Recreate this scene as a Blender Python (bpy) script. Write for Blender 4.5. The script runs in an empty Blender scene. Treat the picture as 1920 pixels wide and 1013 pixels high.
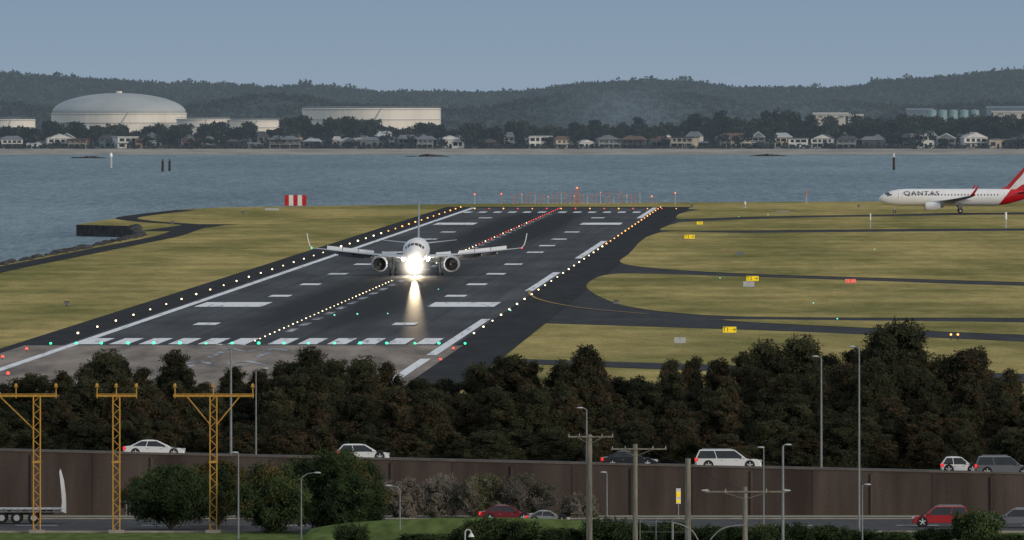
import bpy, math, random
import numpy as np
from mathutils import Vector, Matrix
random.seed(7)
F=36300.0; H=32.0; VH=148.0
def X(u,D): return (u-960.0)/F*D
def Z(v,D): return H+(VH-v)/F*D
def DG(v,z=0.0): return F*(H-z)/(v-VH)
def G(u,v,z=0.0):
    D=DG(v,z); return (X(u,D),D,z)
def L(r,g,b):
    def c(x):
        x/=255.0
        return x/12.92 if x<=0.04045 else ((x+0.055)/1.055)**2.4
    return (c(r),c(g),c(b))
scene=bpy.context.scene
COL=scene.collection
# ------------------------------------------------------------------ materials
def newmat(name):
    m=bpy.data.materials.new(name); m.use_nodes=True
    nt=m.node_tree; b=nt.nodes['Principled BSDF']
    return m,nt,b
def math_n(nt,op,a,b=None,c=None):
    n=nt.nodes.new('ShaderNodeMath'); n.operation=op
    for i,x in enumerate((a,b,c)):
        if x is None: continue
        if isinstance(x,(int,float)): n.inputs[i].default_value=x
        else: nt.links.new(x,n.inputs[i])
    return n.outputs[0]
def noise_n(nt,vec,scale,detail=4,rough=0.55):
    n=nt.nodes.new('ShaderNodeTexNoise'); n.inputs['Scale'].default_value=scale
    n.inputs['Detail'].default_value=detail; n.inputs['Roughness'].default_value=rough
    if vec is not None: nt.links.new(vec,n.inputs['Vector'])
    return n.outputs['Fac']
def ramp_n(nt,fac,p0,p1,c0=(0,0,0),c1=(1,1,1)):
    r=nt.nodes.new('ShaderNodeValToRGB')
    r.color_ramp.elements[0].position=p0; r.color_ramp.elements[1].position=p1
    r.color_ramp.elements[0].color=(*c0,1); r.color_ramp.elements[1].color=(*c1,1)
    nt.links.new(fac,r.inputs[0]); return r.outputs[0]
def mix_n(nt,fac,a,b,mode='MIX'):
    n=nt.nodes.new('ShaderNodeMix'); n.data_type='RGBA'; n.blend_type=mode
    for s,x in ((n.inputs[0],fac),(n.inputs[6],a),(n.inputs[7],b)):
        if isinstance(x,(int,float)): s.default_value=x
        elif isinstance(x,tuple): s.default_value=(*x[:3],1)
        else: nt.links.new(x,s)
    return n.outputs[2]
def objvec(nt,sx=1,sy=1,sz=1):
    t=nt.nodes.new('ShaderNodeTexCoord'); mp=nt.nodes.new('ShaderNodeMapping')
    mp.inputs['Scale'].default_value=(sx,sy,sz)
    nt.links.new(t.outputs['Object'],mp.inputs[0]); return mp.outputs[0]
def gauss_n(nt,x,mu,sg):
    d=math_n(nt,'DIVIDE',math_n(nt,'SUBTRACT',x,mu),sg); return math_n(nt,'POWER',2.718,math_n(nt,'MULTIPLY',math_n(nt,'MULTIPLY',d,d),-1))
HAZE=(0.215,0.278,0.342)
def PM(name,c1,c2=None,scale=1.0,rough=0.7,metal=0.0,st=(1,1,1),p=(0.35,0.65),spec=0.3,haze=0.0,bump=0.0,rand=0.0,added_glow=False):
    m,nt,b=newmat(name)
    if c2 is None: c2=tuple(x*0.8 for x in c1)
    v=objvec(nt,*st); f=noise_n(nt,v,scale)
    col=ramp_n(nt,f,p[0],p[1],c2,c1)
    if rand>0:
        oi=nt.nodes.new('ShaderNodeObjectInfo'); rr=ramp_n(nt,oi.outputs['Random'],0,1,(1-rand,1-rand,1-rand*0.9),(1+rand*1.2,1+rand,1+rand*0.6))
        col=mix_n(nt,1.0,col,rr,'MULTIPLY')
    nt.links.new(col,b.inputs['Base Color'])
    b.inputs['Roughness'].default_value=rough; b.inputs['Metallic'].default_value=metal
    b.inputs['Specular IOR Level'].default_value=spec
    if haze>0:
        b.inputs['Emission Color'].default_value=(*HAZE,1); b.inputs['Emission Strength'].default_value=haze  # distance haze painted in as a faint bluish glow of the material
        if added_glow:   # haze painted in: stronger emission in two soft bands across the hills
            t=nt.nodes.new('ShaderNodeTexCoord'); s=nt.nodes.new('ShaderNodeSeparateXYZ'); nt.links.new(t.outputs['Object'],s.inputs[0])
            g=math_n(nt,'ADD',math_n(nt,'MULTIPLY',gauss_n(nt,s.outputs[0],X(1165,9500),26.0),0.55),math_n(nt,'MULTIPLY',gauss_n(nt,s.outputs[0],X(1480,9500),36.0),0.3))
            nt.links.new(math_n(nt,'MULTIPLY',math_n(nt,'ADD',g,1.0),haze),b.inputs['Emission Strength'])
    return m
def EM(name,c,s):
    m,nt,b=newmat(name)
    b.inputs['Base Color'].default_value=(*c,1)
    b.inputs['Emission Color'].default_value=(*c,1); b.inputs['Emission Strength'].default_value=s
    return m
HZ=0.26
M={}
M['white_paint']=PM('white_paint',(0.78,0.79,0.80),(0.66,0.67,0.69),0.6,0.35,spec=0.5)
M['mark']=PM('marking_paint',(0.80,0.82,0.85),(0.30,0.31,0.33),0.6,0.7,st=(1.4,0.05,1),p=(0.28,0.46))
M['mark_old']=PM('worn_marking_paint',(0.42,0.45,0.50),(0.10,0.10,0.11),0.7,0.8,st=(1,0.08,1),p=(0.4,0.62))
M['mark_y']=PM('yellow_marking',(0.45,0.27,0.06),(0.25,0.16,0.05),0.4,0.8)
M['grey_metal']=PM('grey_metal',(0.24,0.26,0.28),(0.16,0.17,0.19),3,0.5,0.4)
M['fan']=PM('dark_fan_metal',(0.05,0.053,0.058),(0.03,0.032,0.035),3,0.6)
M['galv']=PM('galvanised_steel',(0.27,0.29,0.31),(0.20,0.215,0.23),2,0.55,0.2)
M['light_grey']=PM('light_grey_paint',(0.50,0.52,0.55),(0.40,0.42,0.45),1.5,0.5)
M['dark']=PM('dark_rubber',(0.02,0.02,0.022),(0.012,0.012,0.013),5,0.8)
M['glass']=PM('dark_glass',(0.02,0.025,0.03),(0.012,0.014,0.018),1,0.08,spec=0.6)
M['yellow']=PM('yellow_steel',(0.60,0.33,0.06),(0.42,0.23,0.045),4,0.5)
M['red']=PM('red_paint',(0.50,0.02,0.025),(0.40,0.015,0.02),1,0.4,spec=0.5)
M['orange']=PM('orange_paint',(0.60,0.20,0.09),(0.45,0.15,0.08),2,0.5)
M['wood_pole']=PM('weathered_wood',(0.27,0.25,0.22),(0.14,0.13,0.11),3,0.9,st=(3,3,0.3))
M['bark']=PM('bark',(0.09,0.07,0.055),(0.04,0.032,0.026),6,0.95)
M['concrete']=PM('concrete',(0.33,0.31,0.28),(0.24,0.22,0.20),1,0.9)
# ------------------------------------------------------------------ builder
class MB:
    def __init__(s): s.v=[];s.f=[];s.m=[]
    def add(s,vs,fs,mi=0):
        o=len(s.v); s.v+= [tuple(p) for p in vs]
        for f in fs: s.f.append(tuple(i+o for i in f)); s.m.append(mi)
        return s
    def box(s,c,sz,mi=0,rz=0.0):
        x,y,z=sz[0]/2,sz[1]/2,sz[2]/2; cs,sn=math.cos(rz),math.sin(rz)
        vs=[]
        for dz in(-z,z):
            for dx,dy in((-x,-y),(x,-y),(x,y),(-x,y)):
                vs.append((c[0]+dx*cs-dy*sn,c[1]+dx*sn+dy*cs,c[2]+dz))
        return s.add(vs,[(0,3,2,1),(4,5,6,7),(0,1,5,4),(1,2,6,5),(2,3,7,6),(3,0,4,7)],mi)
    def cyl(s,p0,p1,r0,r1=None,n=8,mi=0,cap=True):
        if r1 is None:r1=r0
        p0=Vector(p0);p1=Vector(p1);d=(p1-p0)
        if d.length<1e-6:return s
        d.normalize(); a=d.orthogonal().normalized(); b=d.cross(a)
        vs=[];fs=[]
        for k,(p,r) in enumerate(((p0,r0),(p1,r1))):
            for i in range(n):
                t=2*math.pi*i/n; vs.append(p+a*(r*math.cos(t))+b*(r*math.sin(t)))
        for i in range(n): fs.append((i,(i+1)%n,n+(i+1)%n,n+i))
        if cap: fs.append(tuple(range(n-1,-1,-1))); fs.append(tuple(range(n,2*n)))
        return s.add(vs,fs,mi)
    def tube(s,pts,r,n=6,mi=0):
        for a,b in zip(pts[:-1],pts[1:]): s.cyl(a,b,r,r,n,mi)
        return s
    def sph(s,c,r,mi=0,nu=10,nv=6,sc=(1,1,1)):
        vs=[];fs=[]
        for j in range(nv+1):
            ph=math.pi*j/nv
            for i in range(nu):
                t=2*math.pi*i/nu
                vs.append((c[0]+sc[0]*r*math.sin(ph)*math.cos(t),c[1]+sc[1]*r*math.sin(ph)*math.sin(t),c[2]+sc[2]*r*math.cos(ph)))
        for j in range(nv):
            for i in range(nu):
                a=j*nu+i;b=j*nu+(i+1)%nu
                fs.append((a,a+nu,b+nu,b))
        return s.add(vs,fs,mi)
    def loft(s,rings,mi=0,cap=True):
        n=len(rings[0]);vs=[];fs=[]
        for r in rings: vs+=r
        for k in range(len(rings)-1):
            for i in range(n):
                fs.append((k*n+i,k*n+(i+1)%n,(k+1)*n+(i+1)%n,(k+1)*n+i))
        if cap:
            fs.append(tuple(range(n-1,-1,-1))); fs.append(tuple((len(rings)-1)*n+i for i in range(n)))
        return s.add(vs,fs,mi)
    def obj(s,name,mats,parent=None,loc=(0,0,0),smooth=False,**props):
        me=bpy.data.meshes.new(name); me.from_pydata(s.v,[],s.f)
        if not isinstance(mats,(list,tuple)): mats=[mats]
        for m in mats: me.materials.append(m)
        me.polygons.foreach_set('material_index',s.m)
        if smooth: me.polygons.foreach_set('use_smooth',[True]*len(s.f))
        me.update()
        o=bpy.data.objects.new(name,me); COL.objects.link(o); o.location=loc
        if parent: o.parent=parent
        for k,v in props.items(): o[k]=v
        return o
def empty(name,loc,rz=0,**props):
    o=bpy.data.objects.new(name,None); COL.objects.link(o); o.location=loc; o.rotation_euler=(0,0,rz)
    o.empty_display_size=0.5
    for k,v in props.items(): o[k]=v
    return o
def dup(root,loc,rz=None,scale=None,**props):
    def rec(o,par):
        c=o.copy(); COL.objects.link(c)
        if par: c.parent=par
        for ch in o.children: rec(ch,c)
        return c
    c=rec(root,None); c.location=loc
    if rz is not None: c.rotation_euler=(0,0,rz)
    if scale is not None: c.scale=scale if isinstance(scale,tuple) else (scale,)*3
    for k,v in props.items(): c[k]=v
    return c
def text_mesh(name,txt,size,mat,parent,loc,rot,extr=0.01,sx=1.0,off=0.0,sp=1.0):
    cu=bpy.data.curves.new(name,'FONT'); cu.body=txt; cu.size=size; cu.extrude=extr; cu.align_x='CENTER'; cu.align_y='CENTER'; cu.offset=off; cu.space_character=sp
    t=bpy.data.objects.new('tmp',cu); COL.objects.link(t)
    bpy.context.view_layer.update()
    me=bpy.data.meshes.new_from_object(t); bpy.data.objects.remove(t)
    me.materials.clear(); me.materials.append(mat)
    o=bpy.data.objects.new(name,me); COL.objects.link(o); o.parent=parent; o.location=loc; o.rotation_euler=rot; o.scale=(sx,1,1)
    return o
def sheet(name,pts,mat,z=0.0,kind='structure',skirt=None):
    mb=MB(); vs=[(p[0],p[1],z) for p in pts]
    mb.add(vs,[tuple(range(len(vs)))])
    if skirt is not None:
        n=len(vs); mb.add(vs+[(p[0],p[1],skirt) for p in pts],[(i,(i+1)%n,n+(i+1)%n,n+i) for i in range(n)],1)
    return mb.obj(name,mat,kind=kind)
def smooth(pts,k=5,closed=True):
    out=[];n=len(pts)
    for i in range(n if closed else n-1):
        if closed: p=[pts[(i+j-1)%n] for j in range(4)]
        else: p=[pts[max(0,min(n-1,i+j-1))] for j in range(4)]
        for s in range(k):
            t=s/k
            out.append(tuple(0.5*((2*p[1][a])+(-p[0][a]+p[2][a])*t+(2*p[0][a]-5*p[1][a]+4*p[2][a]-p[3][a])*t*t+(-p[0][a]+3*p[1][a]-3*p[2][a]+p[3][a])*t**3) for a in range(2)))
    if not closed: out.append(pts[-1])
    return out
# ------------------------------------------------------------------ world, sun, camera
SUN_AZ=math.radians(130); SUN_EL=math.radians(12)
w=bpy.data.worlds.new('World'); scene.world=w; w.use_nodes=True
nt=w.node_tree; bg=nt.nodes['Background']
sky=nt.nodes.new('ShaderNodeTexSky'); sky.sky_type='NISHITA'; sky.sun_disc=False
sky.sun_elevation=SUN_EL; sky.sun_rotation=SUN_AZ; sky.air_density=1.5; sky.dust_density=2.0; sky.ozone_density=2.0
tc=nt.nodes.new('ShaderNodeTexCoord'); sp=nt.nodes.new('ShaderNodeSeparateXYZ'); nt.links.new(tc.outputs['Generated'],sp.inputs[0])
STR=0.10
k=1.0/STR
h0=tuple(x*k for x in L(140,158,176)); h1=tuple(x*k for x in L(129,151,172))
hz=ramp_n(nt,math_n(nt,'MULTIPLY',sp.outputs[2],1/0.0048),0.0,1.0,(0,0,0),(1,1,1))
hcol=mix_n(nt,hz,h0,h1)
grey=mix_n(nt,0.6,sky.outputs[0],tuple(x*k for x in (0.64,0.67,0.71)))
up=ramp_n(nt,sp.outputs[2],0.03,0.35)
nt.links.new(mix_n(nt,up,hcol,grey),bg.inputs[0]); bg.inputs[1].default_value=STR
sd=Vector((math.sin(SUN_AZ)*math.cos(SUN_EL),math.cos(SUN_AZ)*math.cos(SUN_EL),math.sin(SUN_EL)))
sl=bpy.data.lights.new('sun','SUN'); sl.energy=1.6; sl.angle=math.radians(14); sl.color=(1,0.86,0.70)
so=bpy.data.objects.new('sun',sl); COL.objects.link(so); so.rotation_euler=sd.to_track_quat('Z','Y').to_euler(); so.location=(200,-100,300)
cam=bpy.data.cameras.new('camera'); co=bpy.data.objects.new('camera',cam); COL.objects.link(co); scene.camera=co
co.location=(0,0,H); co.rotation_euler=(math.radians(90),0,0)
cam.sensor_width=36; cam.lens=36*F/1920; cam.shift_y=-358.5/1920; cam.clip_start=5; cam.clip_end=40000
scene.view_settings.view_transform='Standard'; scene.view_settings.look='None'; scene.view_settings.exposure=0
# ------------------------------------------------------------------ airfield land
m,nt,b=newmat('dry_grass')
v1=objvec(nt,0.03,0.004,1); v2=objvec(nt,0.25,0.03,1); v3=objvec(nt,2.5,0.2,1)
a=ramp_n(nt,noise_n(nt,v1,1.0,6,0.62),0.38,0.62,L(128,126,84),L(181,165,115))
bb=ramp_n(nt,noise_n(nt,v2,1.0,6,0.75),0.34,0.66,(0.74,0.77,0.70),(1.18,1.14,1.08))
c=ramp_n(nt,noise_n(nt,v3,1.0,4,0.75),0.32,0.68,(0.78,0.79,0.78),(1.17,1.17,1.17))
t0=nt.nodes.new('ShaderNodeTexCoord'); q0=nt.nodes.new('ShaderNodeSeparateXYZ'); nt.links.new(t0.outputs['Object'],q0.inputs[0])
stp=math_n(nt,'SINE',math_n(nt,'MULTIPLY',q0.outputs[1],0.075)); stp=math_n(nt,'ADD',1.0,math_n(nt,'MULTIPLY',stp,0.07))
sc=ramp_n(nt,noise_n(nt,objvec(nt,0.10,0.008,1),1.7,5,0.7),0.54,0.68)
g1=mix_n(nt,1.0,mix_n(nt,1.0,a,bb,'MULTIPLY'),c,'MULTIPLY')
g1=mix_n(nt,1.0,g1,stp,'MULTIPLY')
nt.links.new(mix_n(nt,math_n(nt,'MULTIPLY',sc,0.45),g1,L(145,121,92)),b.inputs['Base Color'])
b.inputs['Roughness'].default_value=1.0; b.inputs['Specular IOR Level'].default_value=0.0
M['grass']=m
M['verge']=PM('green_verge_grass',(0.135,0.18,0.06),(0.08,0.11,0.038),1.2,1.0,spec=0.0,st=(1,0.15,1))
M['rock']=PM('seawall_rock',(0.075,0.075,0.075),(0.03,0.03,0.032),0.6,0.95)
land=[(-200,540),(0,497),(150,467),(265,443),(255,424),(143,421.5),(250,404),(340,393),(420,389),(700,385),(900,382),(1400,379),(1920,377),(2600,376)]
lp=[G(u,v)[:2] for u,v in land]
lp=[(-500,-200),(-420,1900)]+lp+[(700,5100),(700,-200)]
sheet('ground',lp,[M['grass'],M['rock']],0.0,skirt=-6)
rr_=random.Random(4)
mb=MB()
for (ua,va),(ub,vb) in zip(land[0:4],land[1:5]):
    for i in range(46):
        t=rr_.random(); p=G(ua+(ub-ua)*t,va+(vb-va)*t); mb.sph((p[0]+rr_.uniform(-1.2,0.6),p[1],0.05),rr_.uniform(0.35,0.8),0,6,4,(1.3,2.0,0.7))
mb.obj('seawall_rocks',M['rock'],kind='stuff',label='dark boulders lining the edge of the bay',category='rocks')
# water
m,nt,b=newmat('bay_water')
w1=noise_n(nt,objvec(nt,0.010,0.0012,1),1,4); w2=noise_n(nt,objvec(nt,0.35,0.018,1),1,5,0.72); w3=noise_n(nt,objvec(nt,1.3,0.045,1),1,4,0.8)
f=math_n(nt,'ADD',math_n(nt,'MULTIPLY',w1,0.22),math_n(nt,'ADD',math_n(nt,'MULTIPLY',w2,0.33),math_n(nt,'MULTIPLY',w3,0.45)))
nt.links.new(ramp_n(nt,f,0.38,0.62,L(66,92,108),L(146,168,180)),b.inputs['Base Color'])
b.inputs['Roughness'].default_value=0.6; b.inputs['Specular IOR Level'].default_value=0.12
bn=nt.nodes.new('ShaderNodeBump'); bn.inputs['Strength'].default_value=1.0; bn.inputs['Distance'].default_value=0.5
nt.links.new(w3,bn.inputs['Height']); nt.links.new(bn.outputs[0],b.inputs['Normal'])
sheet('water',[(-4000,-500),(4000,-500),(4000,16000),(-4000,16000)],m,-2.5)
# ------------------------------------------------------------------ runway
KX=(1595-960)/F
def RW(D,s,z=0.0): return (KX*D-70.9+s,D,z)
m,nt,b=newmat('runway_asphalt')
t=nt.nodes.new('ShaderNodeTexCoord'); s3=nt.nodes.new('ShaderNodeSeparateXYZ'); nt.links.new(t.outputs['Object'],s3.inputs[0])
ss=math_n(nt,'ADD',math_n(nt,'SUBTRACT',s3.outputs[0],math_n(nt,'MULTIPLY',s3.outputs[1],KX)),70.9)
def cvec(a,b_):
    n=nt.nodes.new('ShaderNodeCombineXYZ'); nt.links.new(a,n.inputs[0]); nt.links.new(b_,n.inputs[1]); return n.outputs[0]
vstreak=cvec(math_n(nt,'MULTIPLY',ss,0.8),math_n(nt,'MULTIPLY',s3.outputs[1],0.0022))
vpatch=cvec(math_n(nt,'MULTIPLY',ss,0.09),math_n(nt,'MULTIPLY',s3.outputs[1],0.010))
vfine=cvec(math_n(nt,'MULTIPLY',ss,2.2),math_n(nt,'MULTIPLY',s3.outputs[1],0.12))
n1=ramp_n(nt,noise_n(nt,vstreak,1,5,0.65),0.3,0.7,(0.6,0.6,0.61),(1.42,1.42,1.42))
n2=ramp_n(nt,noise_n(nt,vpatch,1,4,0.6),0.38,0.62,(0.70,0.71,0.74),(1.4,1.38,1.34))
n3=ramp_n(nt,noise_n(nt,vfine,1,4,0.7),0.3,0.7,(0.8,0.8,0.8),(1.22,1.22,1.22))
base=mix_n(nt,1.0,mix_n(nt,1.0,mix_n(nt,1.0,(0.047,0.050,0.057),n1,'MULTIPLY'),n2,'MULTIPLY'),n3,'MULTIPLY')
lat=gauss_n(nt,math_n(nt,'ABSOLUTE',ss),4.6,4.6)
lon=math_n(nt,'ADD',gauss_n(nt,s3.outputs[1],2850.0,400.0),gauss_n(nt,s3.outputs[1],4150.0,520.0))
rub=math_n(nt,'MULTIPLY',math_n(nt,'MULTIPLY',lat,lon),math_n(nt,'MULTIPLY',math_n(nt,'SUBTRACT',noise_n(nt,vstreak,1.6,5,0.75),0.10),4.2))
cl_=nt.nodes.new('ShaderNodeClamp'); nt.links.new(rub,cl_.inputs[0])
base=mix_n(nt,cl_.outputs[0],base,(0.003,0.003,0.004))
nt.links.new(base,b.inputs['Base Color']); b.inputs['Specular IOR Level'].default_value=0.04
b.inputs['Roughness'].default_value=0.6
M['shoulder']=PM('shoulder_asphalt',(0.030,0.031,0.035),(0.018,0.019,0.022),0.3,0.8,st=(1,0.08,1),spec=0.05)
M['taxi']=PM('taxiway_asphalt',(0.036,0.039,0.046),(0.021,0.023,0.028),0.3,0.75,st=(1,0.08,1),spec=0.08)
M['stopway']=PM('old_pavement',(0.34,0.29,0.25),(0.16,0.142,0.128),0.25,0.9,st=(1,0.05,1),spec=0.05)
M['runway']=m
def strip(name,D0,D1,s0,s1,mat,z):
    return sheet(name,[RW(D0,s0)[:2],RW(D0,s1)[:2],RW(D1,s1)[:2],RW(D1,s0)[:2]],mat,z)
def uv(pts): return [G(u,v)[:2] for u,v in pts]
sheet('taxiway',uv([(1000,606),(1200,612),(1500,622),(1920,641),(2600,662),(2600,396),(1900,398),(1400,400),(1275,391),(1100,395),(880,520)]),M['taxi'],0.03)
strip('runway_shoulder',1990,4830,-29.8,31.0,M['shoulder'],0.06)
strip('runway',2318,4790,-23.6,23.6,M['runway'],0.09)
strip('stopway',1960,2318,-28.0,24.5,M['stopway'],0.09)
isl={
 'B':[(1100,540),(1112,525),(1140,516),(1200,514),(1400,520),(1650,528),(1920,537),(2600,552),(2600,606),(1920,598),(1650,597),(1400,595),(1270,588),(1180,576),(1130,560)],
 'S':[(1365,600),(1600,602),(1920,606),(2600,620),(2600,648),(1920,629),(1650,617),(1480,609),(1390,604)],
 'C':[(1163,492),(1178,478),(1235,437),(1400,437.5),(1920,433.5),(2600,432),(2600,546),(1920,530),(1650,522),(1450,516),(1300,509),(1200,501)],
 'D':[(1237,431),(1265,420),(1300,416),(1500,409),(1700,406),(1920,403),(2600,400),(2600,429),(1920,429),(1500,432),(1300,434),(1255,433)],
 'E':[(1268,410),(1283,399),(1350,393),(1600,392.5),(2600,391),(2600,396),(1920,399),(1600,404),(1400,407.5),(1300,411)]}
for kx,pl in isl.items():
    sheet('grass',uv(smooth(pl,4)),M['grass'],0.075)
def ribbon(name,pts,wd,mat,z):
    pts=[Vector(p) for p in pts]; l=[];r=[]
    for i,p in enumerate(pts):
        a=pts[max(0,i-1)];c=pts[min(len(pts)-1,i+1)]; d=(c-a).normalized(); n=Vector((-d.y,d.x))
        l.append(tuple(p+n*wd/2)); r.append(tuple(p-n*wd/2))
    mb=MB(); n=len(pts); mb.add([(q[0],q[1],z) for q in l+r],[(i,n+i,n+i+1,i+1) for i in range(n-1)])
    return mb.obj(name,mat,kind='structure')
per=uv(smooth([(-200,551),(0,506),(110,484),(220,462),(310,444),(350,431),(372,424),(340,420),(290,417),(245,412),(240,408),(280,402),(350,394)],5,False))
ribbon('perimeter_road',per,5.0,M['shoulder'],0.04)
ribbon('perimeter_road',uv([(300,434),(385,422),(412,421)]),9,M['shoulder'],0.045)
strip('service_road',1915,1948,-120,220,M['stopway'],0.05)
sheet('taxiway',uv([(960,682),(2600,745),(2600,722),(980,674)]),M['taxi'],0.045)
mk=MB(); mo=MB(); ZM=0.12
def bar(mb,D0,D1,s0,s1,z=ZM):
    mb.add([RW(D0,s0,z),RW(D0,s1,z),RW(D1,s1,z),RW(D1,s0,z)],[(0,1,2,3)])
for i in range(6):
    for sg,off in((1,2.0),(-1,-2.9)):
        s=off+sg*3.55*i; bar(mk,2326,2380,s-1.15,s+1.15)
        bar(mk,4610,4650,s-0.9,s+0.9)
for sg in(-1,1):
    def bs(D0,D1,a,b_,mb=mk):
        bar(mb,D0,D1,min(sg*a,sg*b_),max(sg*a,sg*b_))
    bs(2708,2764,11.6,21.0)
    for D in(2520,2845,3005,3165,3330): bs(D-12,D+12,11.4,14.4)
    bs(4230,4290,11.6,20.5)
    for D in(3560,3700,3850,4030,4440): bs(D-12,D+12,11.4,14.4)
bar(mk,1960,4790,-22.95,-21.8)
for D0,D1 in((1960,2205),(2235,2570),(2910,3190),(3437,3805),(4430,4790)): bar(mk,D0,D1,21.9,23.1)
for D in range(2440,4600,60): bar(mo,D,D+30,-0.5,0.5)
for s in(-2.5,3.0):
    for D in(2150,2255):
        bar(mo,D-40,D+8,s-0.4,s+0.4)
        mo.add([RW(D+8,s-2.6,ZM),RW(D+12,s-2.6,ZM),RW(D+42,s,ZM),RW(D+28,s,ZM)],[(0,3,2,1)])
        mo.add([RW(D+8,s+2.6,ZM),RW(D+12,s+2.6,ZM),RW(D+42,s,ZM),RW(D+28,s,ZM)],[(0,1,2,3)])
mk.obj('runway_marking',M['mark'],kind='structure'); mo.obj('runway_marking',M['mark_old'],kind='structure')
def line_uv(name,pts,wd,mat,z=0.12): ribbon(name,uv(smooth(pts,6,False)),wd,mat,z)
line_uv('taxiway_marking',[(992,546),(996,555),(1015,564),(1060,574),(1120,582),(1215,590)],0.45,M['mark_y'])
line_uv('taxiway_marking',[(1080,603),(1300,600),(1500,607),(1920,618),(2500,634)],0.3,M['mark_y'])
line_uv('taxiway_marking',[(1190,512),(1400,518),(1920,533.5),(2500,548)],0.3,M['mark_y'])
# ------------------------------------------------------------------ airfield lights
LM={'white':EM('white_lamp',(1,0.80,0.48),3.0),'amber':EM('amber_lamp',(1,0.42,0.10),2.4),'red':EM('red_lamp',(1,0.07,0.05),1.9),
    'green':EM('green_lamp',(0.04,0.9,0.36),2.2),'blue':EM('cyan_lamp',(0.25,0.9,0.8),0.8)}
protos={}
rl=random.Random(9)
def rlight(P,col,r,h,grp):
    r=round(r*rl.choice((0.85,1.0,1.0,1.12)),3)
    key=(col,r,h)
    if key not in protos:
        mb=MB(); mb.cyl((0,0,0),(0,0,h),0.05,0.05,5,0); mb.cyl((0,0,0),(0,0,0.04),0.12,0.10,8,0); mb.sph((0,0,h+r*0.6),r,1,8,6,(1,1,0.9))
        o=mb.obj('runway_light',[M['dark'],LM[col]],loc=P); protos[key]=o
    else:
        o=protos[key].copy(); COL.objects.link(o); o.location=P
    o['category']='runway light'; o['group']=grp
    o['label']={'white':'small white runway lamp glowing beside the asphalt','amber':'small amber runway lamp glowing beside the asphalt','red':'small red runway lamp glowing on the pavement','green':'small green threshold lamp glowing on the pavement','blue':'small blue-green taxiway lamp beside the taxiway'}[col]
    return o
D=2400
while D<4800:
    rlight(RW(D,-24.9,0.05),'amber' if D>3950 else 'white',0.13 if D<3600 else 0.17,0.35,'runway edge lights')
    rlight(RW(D,24.2,0.05),'amber' if D>3700 else 'white',0.125 if D<3600 else 0.16,0.35,'runway edge lights')
    D+=62
D=2350; i=0
while D<4780:
    if D<3060 or D>3330:
        col='white' if D<3700 else ('white' if i%3==0 and D<4350 else 'red')
        rlight(RW(D,-1.4 if D<3100 else -0.6,0.1),col,0.085 if D<3300 else 0.11,0.06,'runway centreline lights')
    i+=1; D+=20 if D<3300 else 32
for u in(95,143,190,240,288,337,386,435,485,532,578,627,675,725,778,823,872):
    rlight(G(u,647),'green',0.18,0.1,'green threshold lights')
for u,v in((5,676),(50,661),(850,660),(826,681),(15,708)): rlight(G(u,v),'red',0.17,0.35,'red runway end lights')
for u in range(890,1290,27): rlight(G(u,393.5),'red' if u%2 else 'amber',0.15,0.2,'red runway end lights')
for u,v in((627,594),(670,592),(727,591),(822,545),(957,585),(1350,524),(1570,601),(1385,408),(1525,571),(1640,470),(1440,404)):
    rlight(G(u,v),'blue',0.11,0.15,'taxiway lights')
for u,v in((1783,638),(1796,638)): rlight(G(u,v),'amber',0.13,0.6,'guard lights')
# ------------------------------------------------------------------ signs
M['sign_y']=PM('yellow_sign_face',(0.85,0.62,0.03),(0.75,0.54,0.02),1,0.5)
M['sign_y'].node_tree.nodes['Principled BSDF'].inputs['Emission Color'].default_value=(0.9,0.65,0.02,1)
M['sign_y'].node_tree.nodes['Principled BSDF'].inputs['Emission Strength'].default_value=0.35
M['sign_r']=EM('red_sign_face',(0.75,0.08,0.04),0.5)
M['black']=PM('black_paint',(0.015,0.015,0.015),(0.01,0.01,0.01),1,0.5)
def sign(u,v,wpx,hpx,face,txt,tm,lab):
    P=G(u,v); k=P[1]/F; W=wpx*k; Hh=hpx*k
    e=empty('airfield_sign',P,0,label=lab,category='sign',group='airfield guidance signs')
    MB().box((0,0,0.35+Hh*0.45),(W,0.25,Hh*0.9)).obj('panel',face,e)
    for sx in(-1,1): MB().box((sx*W*0.35,0,0.2),(0.1,0.1,0.4)).obj('leg',M['grey_metal'],e)
    if txt: text_mesh('lettering',txt,Hh*0.95,tm,e,(0,-0.135,0.35+Hh*0.45),(math.radians(90),0,0))
sign(1368,629,25,12,M['sign_y'],'T1 →',M['black'],'yellow taxiway sign reading T1 with arrow')
sign(1411,531,23,10,M['sign_y'],'T2 →',M['black'],'yellow taxiway sign reading T2 with arrow')
sign(1293,451,19,8,M['sign_y'],'T3 →',M['black'],'yellow taxiway sign reading T3 with arrow')
sign(1312,424,11,6,M['sign_y'],'T4',M['black'],'small yellow taxiway sign on short legs')
sign(1595,535,20,8,M['sign_r'],'T2 16L',M['white_paint'],'red runway holding sign with white letters')
sign(1275,649,21,12,M['light_grey'],None,None,'pale grey back of an airfield sign')
sign(1404,542,21,11,M['light_grey'],None,None,'pale grey back of an airfield sign')
sign(1468,402,24,5,M['concrete'],None,None,'small pale tan airfield sign board')
sign(1387,482,14,7,M['grey_metal'],None,None,'dark grey back of an airfield sign')
sign(510,397,26,4,M['light_grey'],None,None,'low pale equipment box on the grass')
for u,v in((1155,573),(455,402),(323,421),(125,575),(1297,390),(1610,390)):
    P=G(u,v); mb=MB(); mb.box((0,0,0.45),(0.7,0.5,0.5)); mb.cyl((0,0,0),(0,0,0.25),0.08,mi=1); mb.box((0,0,0.73),(0.8,0.6,0.06),1)
    mb.obj('equipment_box',[M['grey_metal'],M['dark']],loc=P,label='small grey equipment box on the airfield grass',category='equipment box',group='airfield equipment boxes')
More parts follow.
